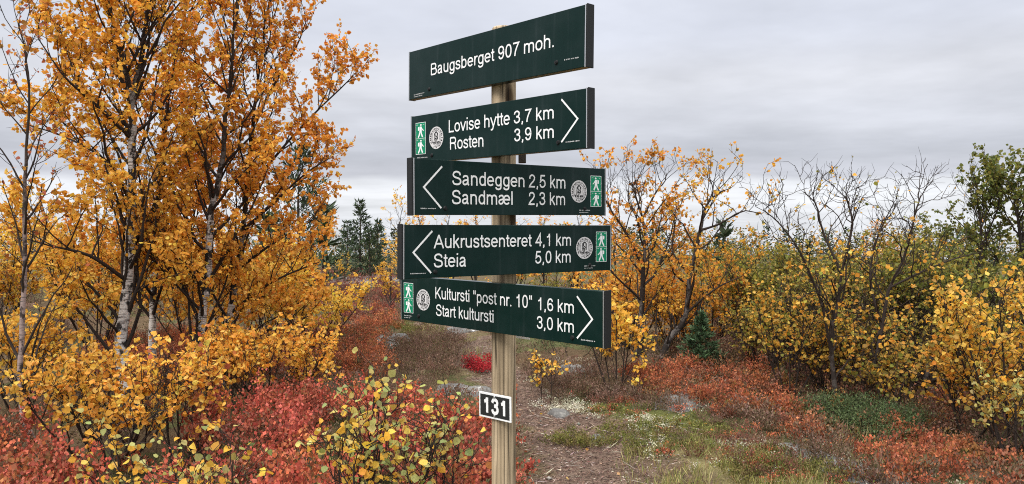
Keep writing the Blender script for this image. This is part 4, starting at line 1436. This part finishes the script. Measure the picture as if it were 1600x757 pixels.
class Flat:
    """flat sheets lying in a board's face: x along the board, z up, y towards the back"""

    def __init__(s):
        s.v, s.f, s.m = [], [], []

    def poly(s, pts, y=0.0, m=0):
        n = len(s.v)
        s.v += [(p[0], y, p[1]) for p in pts]
        s.f.append(tuple(range(n, n + len(pts))))
        s.m.append(m)

    def stroke(s, pts, w, y=0.0, m=0, closed=False):
        P = [np.array(p, float) for p in pts]
        P = [p for i, p in enumerate(P) if i == 0 or np.linalg.norm(p - P[i - 1]) > 1e-7]
        n = len(P)
        Lf, Rt = [], []
        for i in range(n):
            a = P[i] - P[i - 1] if i else P[1] - P[0]
            b_ = P[i + 1] - P[i] if i < n - 1 else P[i] - P[i - 1]
            a, b_ = a / np.linalg.norm(a), b_ / np.linalg.norm(b_)
            na, nb2 = np.array([-a[1], a[0]]), np.array([-b_[1], b_[0]])
            mm = na + nb2
            mm = mm / max(np.linalg.norm(mm), 1e-6)
            k = 1 / max(.35, float(mm @ na))
            Lf.append(P[i] + mm * w / 2 * k)
            Rt.append(P[i] - mm * w / 2 * k)
        k = len(s.v)
        for l, r_ in zip(Lf, Rt):
            s.v += [(l[0], y, l[1]), (r_[0], y, r_[1])]
        for i in range(n - 1):
            s.f.append((k + 2 * i, k + 2 * i + 1, k + 2 * i + 3, k + 2 * i + 2))
            s.m.append(m)

    def disc(s, cx, cz, rx, rz, y=0.0, m=0, n=28):
        s.poly([(cx + rx * math.cos(6.28319 * i / n), cz + rz * math.sin(6.28319 * i / n)) for i in range(n)], y, m)

    def text(s, txt, x0, x1, z0, cap, w=.125, y=0.0, m=0, slope=0.0, track=-.015):
        """txt with its ink stretched from x0 to x1, on a baseline that starts at z0 and climbs by slope"""
        pen, st = 0.0, []
        for ch in txt:
            adv, strokes = GLY[ch]
            st += [[(p[0] + pen, p[1]) for p in q] for q in strokes]
            pen += adv + track
        lo = min(p[0] for q in st for p in q) - w / 2
        hi = max(p[0] for q in st for p in q) + w / 2
        kx = (x1 - x0) / (hi - lo)
        for i, q in enumerate(st):
            # stroke built in letter space, then stretched, so upright stems thin with the condensing as in the lettering
            t0 = len(s.v)
            s.stroke(q, w, y - 1e-5 * (i % 7), m)
            for j in range(t0, len(s.v)):
                v = s.v[j]
                X = x0 + (v[0] - lo) * kx
                s.v[j] = (X, v[1], z0 + v[2] * cap + slope * (X - x0))

    def obj(s, name, mats, parent):
        me = bpy.data.meshes.new(name)
        me.from_pydata(s.v, [], s.f)
        for m_ in mats:
            me.materials.append(m_)
        me.polygons.foreach_set('material_index', s.m)
        # faces look to the front (-y)
        me.update()
        fl = [p.index for p in me.polygons if p.normal.y > 0]
        import bmesh as bm_
        bb = bm_.new()
        bb.from_mesh(me)
        bb.faces.ensure_lookup_table()
        bm_.ops.reverse_faces(bb, faces=[bb.faces[i] for i in fl])
        bb.to_mesh(me)
        bb.free()
        o = bpy.data.objects.new(name, me)
        C.objects.link(o)
        o.parent = parent
        return o


import bmesh


def box_bm(bm, x0, x1, y0, y1, z0, z1, bev=0.0, seg=2, mi=0):
    r_ = bmesh.ops.create_cube(bm, size=1)
    vs_ = r_['verts']
    for v in vs_:
        v.co = Vector(((x0 + x1) / 2 + v.co.x * (x1 - x0), (y0 + y1) / 2 + v.co.y * (y1 - y0), (z0 + z1) / 2 + v.co.z * (z1 - z0)))
    fs = set(f for v in vs_ for f in v.link_faces)
    for f in fs:
        f.material_index = mi
    if bev:
        es = list(set(e for v in vs_ for e in v.link_edges))
        r2 = bmesh.ops.bevel(bm, geom=es, offset=bev, segments=seg, affect='EDGES', profile=.5)
        for f in r2['faces']:
            f.material_index = mi


def bm_obj(name, bm, mats, parent=None, smooth=False):
    me = bpy.data.meshes.new(name)
    bmesh.ops.recalc_face_normals(bm, faces=bm.faces[:])
    bm.to_mesh(me)
    bm.free()
    if smooth:
        me.polygons.foreach_set('use_smooth', np.ones(len(me.polygons), bool))
    for m_ in mats:
        me.materials.append(m_)
    o = bpy.data.objects.new(name, me)
    C.objects.link(o)
    o.parent = parent
    return o


# materials of the signpost
mp_, t, b = new_mat("board_green")
b.inputs['Base Color'].default_value = (.0030, .0165, .0143, 1)
co = t.nodes.new('ShaderNodeTexCoord')
nA, mA = tnoise(5, 4, .16, .30, .6)
t.links.new(mA.outputs[0], b.inputs['Roughness'])
nB, mB = tnoise(7, 6, -.10, .16, .62)
pw = t.nodes.new('ShaderNodeMix')
pw.data_type = 'RGBA'
pw.inputs['A'].default_value = (.0030, .0165, .0143, 1)
pw.inputs['B'].default_value = (.05, .065, .07, 1)
mps = t.nodes.new('ShaderNodeMapping')
mps.inputs['Scale'].default_value = (38, 38, 2.5)
t.links.new(co.outputs['Object'], mps.inputs[0])
ns_ = t.nodes.new('ShaderNodeTexNoise')
ns_.inputs['Scale'].default_value = 1.0
ns_.inputs['Detail'].default_value = 4
t.links.new(mps.outputs[0], ns_.inputs['Vector'])
ms_ = t.nodes.new('ShaderNodeMapRange')
ms_.inputs['From Min'].default_value = .56
ms_.inputs['From Max'].default_value = .76
ms_.inputs['To Max'].default_value = .22
t.links.new(ns_.outputs['Fac'], ms_.inputs['Value'])
mm_ = t.nodes.new('ShaderNodeMath')
mm_.operation = 'ADD'
mm_.use_clamp = True
t.links.new(mB.outputs[0], mm_.inputs[0])
t.links.new(ms_.outputs[0], mm_.inputs[1])
t.links.new(mm_.outputs[0], pw.inputs['Factor'])
t.links.new(pw.outputs['Result'], b.inputs['Base Color'])
b.inputs['Specular IOR Level'].default_value = .13
M_PANEL = mp_
M_WHITE = plain("white_film", (.80, .81, .82), .45)
M_BLACK = plain("black_plastic", (.010, .011, .012), .6, spec=.3)
M_ALU = plain("raw_aluminium", (.55, .56, .57), .4, 1.0)
M_GREEN = plain("marker_green", (.004, .22, .11), .5, spec=.2)
M_SEAL = plain("seal_film", (.62, .61, .62), .5)
M_INK = plain("seal_ink", (.012, .014, .015), .5)
M_SMALL = plain("faint_print", (.45, .46, .46), .5)

mw, t, b = new_mat("weathered_post_wood")
co = t.nodes.new('ShaderNodeTexCoord')
mpn = t.nodes.new('ShaderNodeMapping')
mpn.inputs['Scale'].default_value = (42, 42, 1.1)
t.links.new(co.outputs['Object'], mpn.inputs[0])
w1 = t.nodes.new('ShaderNodeTexNoise')
w1.inputs['Scale'].default_value = 1.5
w1.inputs['Detail'].default_value = 5
w1.inputs['Distortion'].default_value = .6
t.links.new(mpn.outputs[0], w1.inputs['Vector'])
mp2 = t.nodes.new('ShaderNodeMapping')
mp2.inputs['Scale'].default_value = (9, 9, .9)
mp2.inputs['Location'].default_value = (.22, .30, .1)
mp2.inputs['Rotation'].default_value = (R(7), R(-6), 0)
t.links.new(co.outputs['Object'], mp2.inputs[0])
w2 = t.nodes.new('ShaderNodeTexWave')
w2.wave_type = 'RINGS'
w2.rings_direction = 'Z'
w2.inputs['Scale'].default_value = 4.5
w2.inputs['Distortion'].default_value = 2.2
w2.inputs['Detail'].default_value = 3
w2.inputs['Detail Scale'].default_value = .8
t.links.new(mp2.outputs[0], w2.inputs['Vector'])
ad = t.nodes.new('ShaderNodeMath')
ad.operation = 'MULTIPLY_ADD'
t.links.new(w2.outputs['Fac'], ad.inputs[0])
ad.inputs[1].default_value = .17
w1s = t.nodes.new('ShaderNodeMath')
w1s.operation = 'MULTIPLY'
w1s.inputs[1].default_value = .85
t.links.new(w1.outputs['Fac'], w1s.inputs[0])
t.links.new(w1s.outputs[0], ad.inputs[2])
rw = t.nodes.new('ShaderNodeValToRGB')
rw.color_ramp.elements[0].position = .26
rw.color_ramp.elements[0].color = (.075, .052, .034, 1)
rw.color_ramp.elements[1].position = .72
rw.color_ramp.elements[1].color = (.52, .405, .27, 1)
el_ = rw.color_ramp.elements.new(.5)
el_.color = (.37, .285, .185, 1)
t.links.new(ad.outputs[0], rw.inputs[0])
# knots
vo = t.nodes.new('ShaderNodeTexVoronoi')
mp3 = t.nodes.new('ShaderNodeMapping')
mp3.inputs['Scale'].default_value = (11, 11, 5)
t.links.new(co.outputs['Object'], mp3.inputs[0])
t.links.new(mp3.outputs[0], vo.inputs['Vector'])
vo.inputs['Scale'].default_value = 1.0
kr = t.nodes.new('ShaderNodeValToRGB')
kr.color_ramp.elements[0].position = .15
kr.color_ramp.elements[0].color = (.30, .25, .2, 1)
kr.color_ramp.elements[1].position = .26
kr.color_ramp.elements[1].color = (1, 1, 1, 1)
t.links.new(vo.outputs['Distance'], kr.inputs[0])
km = t.nodes.new('ShaderNodeMix')
km.data_type = 'RGBA'
km.blend_type = 'MULTIPLY'
km.inputs['Factor'].default_value = 1
t.links.new(rw.outputs[0], km.inputs['A'])
t.links.new(kr.outputs[0], km.inputs['B'])
mp4 = t.nodes.new('ShaderNodeMapping')
mp4.inputs['Scale'].default_value = (34, 34, .7)
t.links.new(co.outputs['Object'], mp4.inputs[0])
ck = t.nodes.new('ShaderNodeTexNoise')
ck.inputs['Scale'].default_value = 1.0
ck.inputs['Detail'].default_value = 3
t.links.new(mp4.outputs[0], ck.inputs['Vector'])
cs = t.nodes.new('ShaderNodeMath')
cs.operation = 'SUBTRACT'
cs.inputs[1].default_value = .56
t.links.new(ck.outputs['Fac'], cs.inputs[0])
ca = t.nodes.new('ShaderNodeMath')
ca.operation = 'ABSOLUTE'
t.links.new(cs.outputs[0], ca.inputs[0])
cm = t.nodes.new('ShaderNodeMapRange')
cm.inputs['From Min'].default_value = .006
cm.inputs['From Max'].default_value = .022
cm.inputs['To Min'].default_value = .30
cm.inputs['To Max'].default_value = 1.0
t.links.new(ca.outputs[0], cm.inputs['Value'])
gn = t.nodes.new('ShaderNodeTexNoise')
gn.inputs['Scale'].default_value = 7
gn.inputs['Detail'].default_value = 6
t.links.new(co.outputs['Object'], gn.inputs['Vector'])
gm = t.nodes.new('ShaderNodeMapRange')
gm.inputs['From Min'].default_value = .3
gm.inputs['From Max'].default_value = .7
gm.inputs['To Min'].default_value = .78
gm.inputs['To Max'].default_value = 1.15
t.links.new(gn.outputs['Fac'], gm.inputs['Value'])
cg = t.nodes.new('ShaderNodeMath')
cg.operation = 'MULTIPLY'
t.links.new(cm.outputs[0], cg.inputs[0])
t.links.new(gm.outputs[0], cg.inputs[1])
cv = t.nodes.new('ShaderNodeVectorMath')
cv.operation = 'SCALE'
t.links.new(km.outputs['Result'], cv.inputs[0])
t.links.new(cg.outputs[0], cv.inputs['Scale'])
t.links.new(cv.outputs[0], b.inputs['Base Color'])
b.inputs['Roughness'].default_value = .8
b.inputs['Specular IOR Level'].default_value = .2
bp = t.nodes.new('ShaderNodeBump')
bp.inputs['Distance'].default_value = .002
bp.inputs['Strength'].default_value = .5
t.links.new(ad.outputs[0], bp.inputs['Height'])
t.links.new(bp.outputs[0], b.inputs['Normal'])
M_WOOD = mw

# the post
PX, PY, PR = (787 - 800) * 2.40 / FPX, 2.40, .0380
pg = gz1(PX, PY)
post_root = empty("trail_signpost", (PX, PY, pg), "round wooden trail signpost carrying five dark green direction boards and a number plate", "signpost")
top_z = at(787, 44, PY).z - pg
nseg, nh = 40, 60
th = np.arange(nseg) * 2 * np.pi / nseg
V = []
for i in range(nh + 1):
    z_ = -.25 + (top_z - .006 + .25) * i / nh
    rr_ = PR * (1 + .018 * (fbm(np.cos(th) * 2 + 5, np.sin(th) * 2 + z_ * 1.5, 5) - .5)) * (1.0 if i < nh else .965)
    V.append(np.stack([np.cos(th) * rr_, np.sin(th) * rr_, np.full(nseg, z_)], 1))
V.append(np.stack([np.cos(th) * PR * .88, np.sin(th) * PR * .88, np.full(nseg, top_z)], 1))
V.append(np.stack([np.cos(th) * PR * .02, np.sin(th) * PR * .02, np.full(nseg, top_z + .002)], 1))
V = np.concatenate(V)
a, b2 = np.arange(nseg), (np.arange(nseg) + 1) % nseg
F = np.concatenate([np.stack([i * nseg + a, i * nseg + b2, (i + 1) * nseg + b2, (i + 1) * nseg + a], 1) for i in range(nh + 2)])
link("post", mesh_np(V, F, smooth=True), M_WOOD, post_root)


class Board:
    """a box shaped direction board placed from the apparent height of its two ends"""

    def __init__(s, L, Rr, label, thick=.027, D=2.30):
        (xl, tl, bl), (xr, tr, br) = L, Rr
        hl, hr = bl - tl, br - tr
        f = (787 - xl) / (xr - xl)
        hp = hl + (hr - hl) * f
        H = hp * D / FPX
        Yl, Yr = H * FPX / hl, H * FPX / hr
        TL, BL, TR, BR = at(xl, tl, Yl), at(xl, bl, Yl), at(xr, tr, Yr), at(xr, br, Yr)
        ml, mr = (TL + BL) / 2, (TR + BR) / 2
        s.c = (ml + mr) / 2
        s.ex = (mr - ml).normalized()
        up = ((TL - BL) + (TR - BR)).normalized()
        s.ey = up.cross(s.ex).normalized()
        s.ez = s.ex.cross(s.ey).normalized()
        s.W, s.H, s.t = (mr - ml).length, H, thick
        M = Matrix((s.ex, s.ey, s.ez)).transposed().to_4x4()
        M.translation = s.c
        s.o = None
        s.M = Matrix.Translation(-Vector((PX, PY, pg))) @ M
        s.label = label

    def uv(s, px, py):
        """board coordinates seen at that pixel"""
        d = ray(px, py)
        o = Vector((0, 0, EYE))
        k = (s.c - o).dot(s.ey) / d.dot(s.ey)
        p = o + d * k - s.c
        return p.dot(s.ex), p.dot(s.ez)

    def panel(s, caps=(True, True)):
        bm = bmesh.new()
        w, h = s.W / 2, s.H / 2
        box_bm(bm, -w, w, 0, s.t, -h, h, .0012, 2)
        s.o = bm_obj("sign_board", bm, [M_PANEL], post_root)
        s.o.matrix_local = s.M
        s.o['label'] = s.label
        for sg in (-1, 1):
            bm = bmesh.new()
            x0, x1 = sorted((sg * w, sg * (w + .0022)))
            box_bm(bm, x0 - (.0012 if sg > 0 else 0), x1 + (.0012 if sg < 0 else 0), -.0008, s.t + .0006, -h - .0006, h + .0012, .0003, 1, 1)
            x0, x1 = sorted((sg * (w + .0022), sg * (w + .0062)))
            box_bm(bm, x0, x1, .0012, s.t + .0008, -h - .0016, h + .0028, .0012, 2, 0)
            bm_obj("end_cap", bm, [M_BLACK, M_ALU], s.o)
        # clamp that holds the board on the post
        bm = bmesh.new()
        px_ = (Vector((PX, PY, s.c.z)) - s.c).dot(s.ex)
        py_ = (Vector((PX, PY, s.c.z)) - s.c).dot(s.ey)
        box_bm(bm, px_ - .05, px_ + .05, s.t + .0008, s.t + .006, -h * .75, h * .75, .001, 1)
        for sg in (-1, 1):
            box_bm(bm, px_ + sg * .047 - .004, px_ + sg * .047 + .004, s.t + .0065, py_ + .01, -.012, .012, .001, 1)
        bm_obj("clamp", bm, [M_ALU], s.o)
        return s.o

    def letters(s, lines, tiny=()):
        for txt, xl, yl, xr, yr, cap in lines:
            fl = Flat()
            u0, v0 = s.uv(xl, yl)
            u1, v1 = s.uv(xr, yr)
            _, vt = s.uv(xl, yl - cap)
            fl.text(txt, u0, u1, v0, vt - v0, .122, -.0006, 0, (v1 - v0) / (u1 - u0))
            fl.obj("lettering", [M_WHITE], s.o)
        # rows of print too small to read
        for (xl, yl, xr, yr, hp) in tiny:
            fl = Flat()
            u0, v0 = s.uv(xl, yl)
            u1, v1 = s.uv(xr, yr)
            hh = hp * s.H / 80
            x_ = u0
            rnd = random.Random(int(xl * 7 + yl))
            while x_ < u1:
                wd = rnd.uniform(.4, 1.0) * hh
                z_ = v0 + (v1 - v0) * (x_ - u0) / (u1 - u0)
                fl.stroke([(x_, z_), (min(x_ + wd, u1), z_)], hh * rnd.uniform(.55, 1.0), -.0006, 0)
                x_ += wd + hh * rnd.choice([.25, .25, .3, .8])
            fl.obj("fine_print", [M_SMALL], s.o)

    def arrow(s, p0, p1, p2):
        fl = Flat()
        a, b_, c = s.uv(*p0), s.uv(*p1), s.uv(*p2)
        fl.stroke([a, b_, c], .0052, -.0006)
        fl.obj("arrow", [M_WHITE], s.o)

    def marker(s, TL, TR, BL, BR, face):
        """the two hiker pictograms; face = +1 walks to the right"""
        c = [s.uv(*p) for p in (TL, TR, BL, BR)]
        x0, x1 = (c[0][0] + c[2][0]) / 2, (c[1][0] + c[3][0]) / 2
        z1, z0 = (c[0][1] + c[1][1]) / 2, (c[2][1] + c[3][1]) / 2
        fl = Flat()
        e = .0016
        fl.poly([(x0, z0), (x1, z0), (x1, z1), (x0, z1)], -.0005, 0)
        zm = (z0 + z1) / 2
        w, h = x1 - x0 - 2 * e, (z1 - z0) / 2 - 1.5 * e
        for zb in (z0 + e, zm + e / 2):
            fl.poly([(x0 + e, zb), (x1 - e, zb), (x1 - e, zb + h), (x0 + e, zb + h)], -.0008, 1)
            cx = (x0 + x1) / 2
            X = lambda u, v: (cx + face * u * w, zb + v * h)
            fl.disc(X(.04, 0)[0], zb + .86 * h, .085 * w, .055 * h, -.0011, 0, 14)
            fl.poly([X(-.10, .76), X(.12, .76), X(.13, .42), X(-.11, .42)], -.0011, 0)
            fl.poly([X(-.27, .72), X(-.14, .76), X(-.13, .50), X(-.27, .50)], -.0012, 0)
            fl.stroke([X(.08, .72), X(.20, .56), X(.34, .46)], .065 * w, -.0013, 0)
            fl.stroke([X(.04, .46), X(.10, .28), X(.22, .06)], .12 * w, -.0012, 0)
            fl.stroke([X(-.03, .46), X(-.10, .26), X(-.24, .05)], .12 * w, -.0013, 0)
            for sg in (-1, 1):
                fl.stroke([X(sg * .26, .885), X(sg * .42, .885)], .022 * h, -.0011, 0)
        fl.obj("trail_marker", [M_WHITE, M_GREEN], s.o)

    def seal(s, px, py, hh):
        cx, cz = s.uv(px, py)
        r = s.uv(px, py - hh)[1] - cz
        fl = Flat()
        fl.disc(cx, cz, r, r, -.0005, 0, 40)
        P = lambda a, k: (cx + r * k * math.cos(a), cz + r * k * math.sin(a))
        rnd = random.Random(4)
        # ring of letters: six readable ones on the left, marks elsewhere
        for j in range(30):
            a = R(252 - 12 * j)
            if 1 <= j <= 6:
                a = R(214 - 11.5 * (j - 1))
                txt = "ALVDAL"[j - 1] if False else None
            for k in range(rnd.choice([2, 2, 3])):
                a2 = a + R(rnd.uniform(-4, 4))
                k0 = rnd.uniform(.72, .78)
                fl.stroke([P(a2, k0), P(a2 + R(rnd.uniform(-4, 4)), rnd.uniform(.86, .93))], r * .045, -.0008, 1)
        fl.stroke([P(6.28319 * i / 40, .66) for i in range(41)], r * .035, -.0008, 1)
        # figure with dark hair between two pale columns
        fl.disc(cx, cz + .34 * r, .22 * r, .24 * r, -.0008, 1, 18)
        fl.disc(cx + .02 * r, cz + .30 * r, .10 * r, .14 * r, -.0011, 0, 14)
        fl.stroke([(cx - .24 * r, cz + .42 * r), (cx - .28 * r, cz - .30 * r)], r * .07, -.0009, 1)
        fl.stroke([(cx + .24 * r, cz + .42 * r), (cx + .22 * r, cz - .20 * r)], r * .06, -.0009, 1)
        fl.poly([(cx - .16 * r, cz + .10 * r), (cx + .17 * r, cz + .10 * r), (cx + .24 * r, cz - .12 * r), (cx - .20 * r, cz - .14 * r)], -.0010, 1)
        fl.stroke([(cx - .10 * r, cz + .06 * r), (cx + .14 * r, cz - .06 * r)], r * .06, -.0013, 0)
        fl.stroke([(cx + .02 * r, cz - .12 * r), (cx, cz - .55 * r)], r * .10, -.0010, 1)
        fl.stroke([(cx - .12 * r, cz - .16 * r), (cx - .10 * r, cz - .5 * r)], r * .05, -.0011, 1)
        for k in (-1, 1):
            fl.stroke([(cx + k * .50 * r, cz + .32 * r), (cx + k * .50 * r, cz - .28 * r)], r * .03, -.0009, 1)
        for k in range(9):
            x_ = -.48 + .12 * k
            fl.stroke([(cx + x_ * r, cz - (.30 + .03 * (k % 3)) * r), (cx + (x_ + rnd.uniform(-.1, .1)) * r, cz - (.46 + .09 * (1 - abs(x_) * 1.8)) * r)], r * .09, -.0012, 1)
        fl.stroke([(cx + .02 * r, cz - .28 * r), (cx + .01 * r, cz - .58 * r)], r * .05, -.0015, 0)
        fl.obj("seal", [M_SEAL, M_INK], s.o)

    def screws(s, *pts):
        for p in pts:
            u, v = s.uv(*p)
            bm = bmesh.new()
            Mx = Matrix.Translation((u, -.002, v)) @ Matrix.Rotation(math.pi / 2, 4, 'X')
            bmesh.ops.create_cone(bm, cap_ends=True, segments=14, radius1=.0072, radius2=.0048, depth=.005, matrix=Mx)
            Mx = Matrix.Translation((u, -.0045, v)) @ Matrix.Rotation(math.pi / 2, 4, 'X')
            bmesh.ops.create_cone(bm, cap_ends=True, segments=6, radius1=.0030, radius2=.0026, depth=.002, matrix=Mx)
            bm_obj("screw", bm, [M_BLACK], s.o)


b1 = Board((639.5, 82.4, 156), (914.5, 7.8, 103.8), 'top board reading "Baugsberget 907 moh."')
b1.panel()
b1.letters([("Baugsberget 907 moh.", 673.5, 118.5, 865.4, 73.8, 18.6)], [(647, 149, 663, 145, 1.8), (647, 152, 660, 149, 1.6), (882, 94, 904.5, 90, 2.0)])
b1.screws((670.7, 140), (869.5, 97.9))

b2_ = Board((643, 183, 256), (916.5, 138.4, 231), 'second board from the top reading "Lovise hytte 3,7 km, Rosten 3,9 km"')
b2_.panel()
b2_.letters([("Lovise hytte", 701.5, 207.7, 796.7, 194.8, 19.5), ("3,7 km", 803, 193.8, 865.4, 185.3, 19.8), ("Rosten", 703.4, 234.2, 755.5, 229.4, 19.5), ("3,9 km", 803.6, 221.6, 865.4, 215.6, 19.8)],
            [(884, 222.5, 906, 220, 2.0), (652, 247, 668, 246, 2)])
b2_.arrow((877.4, 155.5), (902.8, 185.7), (877.4, 222.5))
b2_.marker((648.3, 192.6), (664.1, 191.2), (651.3, 242.5), (666.4, 240.4), 1)
b2_.seal(681.7, 215.6, 17.5)
b2_.screws((674.8, 243), (872.3, 223))

b3 = Board((647, 248, 336.2), (945.3, 264.3, 336.4), 'middle board reading "Sandeggen 2,5 km, Sandmæl 2,3 km"')
b3.panel()
b3.letters([("Sandeggen", 706.2, 289.4, 819.3, 292.9, 22.4), ("2,5 km", 826.4, 293.2, 883.2, 295, 20.5), ("Sandmæl", 705.7, 319.3, 800.8, 320.4, 22.4), ("2,3 km", 825.9, 320.6, 882.7, 321, 20.5)],
           [(657, 326, 682, 326.3, 1.8), (905, 329, 922, 329, 2.0), (905, 332.3, 919, 332.3, 1.7)])
b3.arrow((690.6, 260.4), (662, 292.6), (689.3, 325.6))
b3.marker((922.9, 274.9), (939.5, 275.4), (922.3, 323.3), (939.2, 323.7), -1)
b3.seal(904.4, 299.5, 17.4)
b3.screws((695.6, 325.6), (913.6, 326.5))

b4 = Board((631, 351.5, 436.6), (954, 352.5, 422.5), 'second board from the bottom reading "Aukrustsenteret 4,1 km, Steia 5,0 km"')
b4.panel()
b4.letters([("Aukrustsenteret", 677.4, 388.5, 831.2, 385.4, 21.6), ("4,1 km", 836.5, 385.2, 891.9, 384.2, 19.6), ("Steia", 677.4, 418.4, 728.7, 417, 21.8), ("5,0 km", 836, 412.3, 891.4, 410.4, 19.6)],
           [(641, 428, 665, 427.4, 1.8), (913, 416, 930, 415.5, 2.0), (913, 419.4, 926, 419, 1.7)])
b4.arrow((675.3, 361.3), (645.7, 394.9), (673.4, 426.8))
b4.marker((931.8, 362.1), (948.7, 362.6), (930.3, 409.1), (946.9, 409.7), -1)
b4.seal(913.1, 387.7, 17.2)
b4.screws((680, 425), (921.5, 414.4))

b5 = Board((627, 431, 499.5), (942.6, 455.6, 545), 'lowest board reading "Kultursti "post nr. 10" 1,6 km, Start kultursti 3,0 km"')
b5.panel()
b5.letters([('Kultursti "post nr. 10"', 680.5, 466.7, 831.4, 482.6, 18.0), ("1,6 km", 840.3, 484.4, 896.8, 490.3, 19.6), ("Start kultursti", 681.4, 493.4, 771.3, 504.5, 18.0), ("3,0 km", 838.9, 513.4, 896.8, 520.6, 19.6)],
           [(632, 493, 644, 494.4, 2), (632, 496, 641, 497, 1.7), (908, 531, 930, 534, 2.2)])
b5.arrow((901.7, 463.2), (925.7, 499.2), (901.7, 529))
b5.marker((630.3, 441.4), (645.4, 443.1), (632, 488.1), (646.3, 490.3), 1)
b5.seal(661.4, 468.9, 16.5)
b5.screws((654.3, 494.2), (894.5, 528))

# brackets that show behind the boards
bm = bmesh.new()
q_ = at(816, 247, 2.43) - Vector((PX, PY, pg))
box_bm(bm, q_.x - .012, q_.x + .012, q_.y - .006, q_.y + .02, q_.z - .016, q_.z + .10, .002, 2)
bk = bm_obj("back_bracket", bm, [plain("dark_bracket", (.06, .045, .035), .6)], post_root)
bk['label'] = "dark bracket block right of the post under the second board"
bm = bmesh.new()
box_bm(bm, -.06, .06, -.002, .002, 0, .08, .0008, 1)
bk = bm_obj("back_plate", bm, [plain("white_plate", (.75, .75, .75), .5)], post_root)
bk.location = at(800, 528, 2.46) - Vector((PX, PY, pg))
bk.rotation_euler = (0, R(3), R(-20))
bk['label'] = "white plate behind the lowest board with only its bottom edge in view"

# the number plate on the post
n1_ = Board((748.6, 611.1, 650.4), (798.4, 620.8, 661.7), 'black and white number plate reading "131"', thick=.003, D=2.335)
bm = bmesh.new()
w, h = n1_.W / 2, n1_.H / 2
box_bm(bm, -w, w, 0, .003, -h, h, .0006, 1)
n1_.o = bm_obj("number_plate", bm, [M_WHITE], post_root)
n1_.o.matrix_local = n1_.M
n1_.o['label'] = n1_.label
fl = Flat()
e = h * .155
fl.poly([(-w + e, -h + e), (w - e, -h + e), (w - e, h - e), (-w + e, h - e)], -.0005, 1)
fl.text("131", -w * .72, w * .66, -h * .58, h * 1.20, .215, -.0009, 0, 0, .05)
fl.obj("numerals", [M_WHITE, M_INK], n1_.o)
for v in (h * .74, -h * .74):
    bm = bmesh.new()
    Mx = Matrix.Translation((-.001, -.0018, v)) @ Matrix.Rotation(math.pi / 2, 4, 'X')
    bmesh.ops.create_cone(bm, cap_ends=True, segments=12, radius1=.0042, radius2=.003, depth=.0034, matrix=Mx)
    bm_obj("screw", bm, [M_ALU], n1_.o)
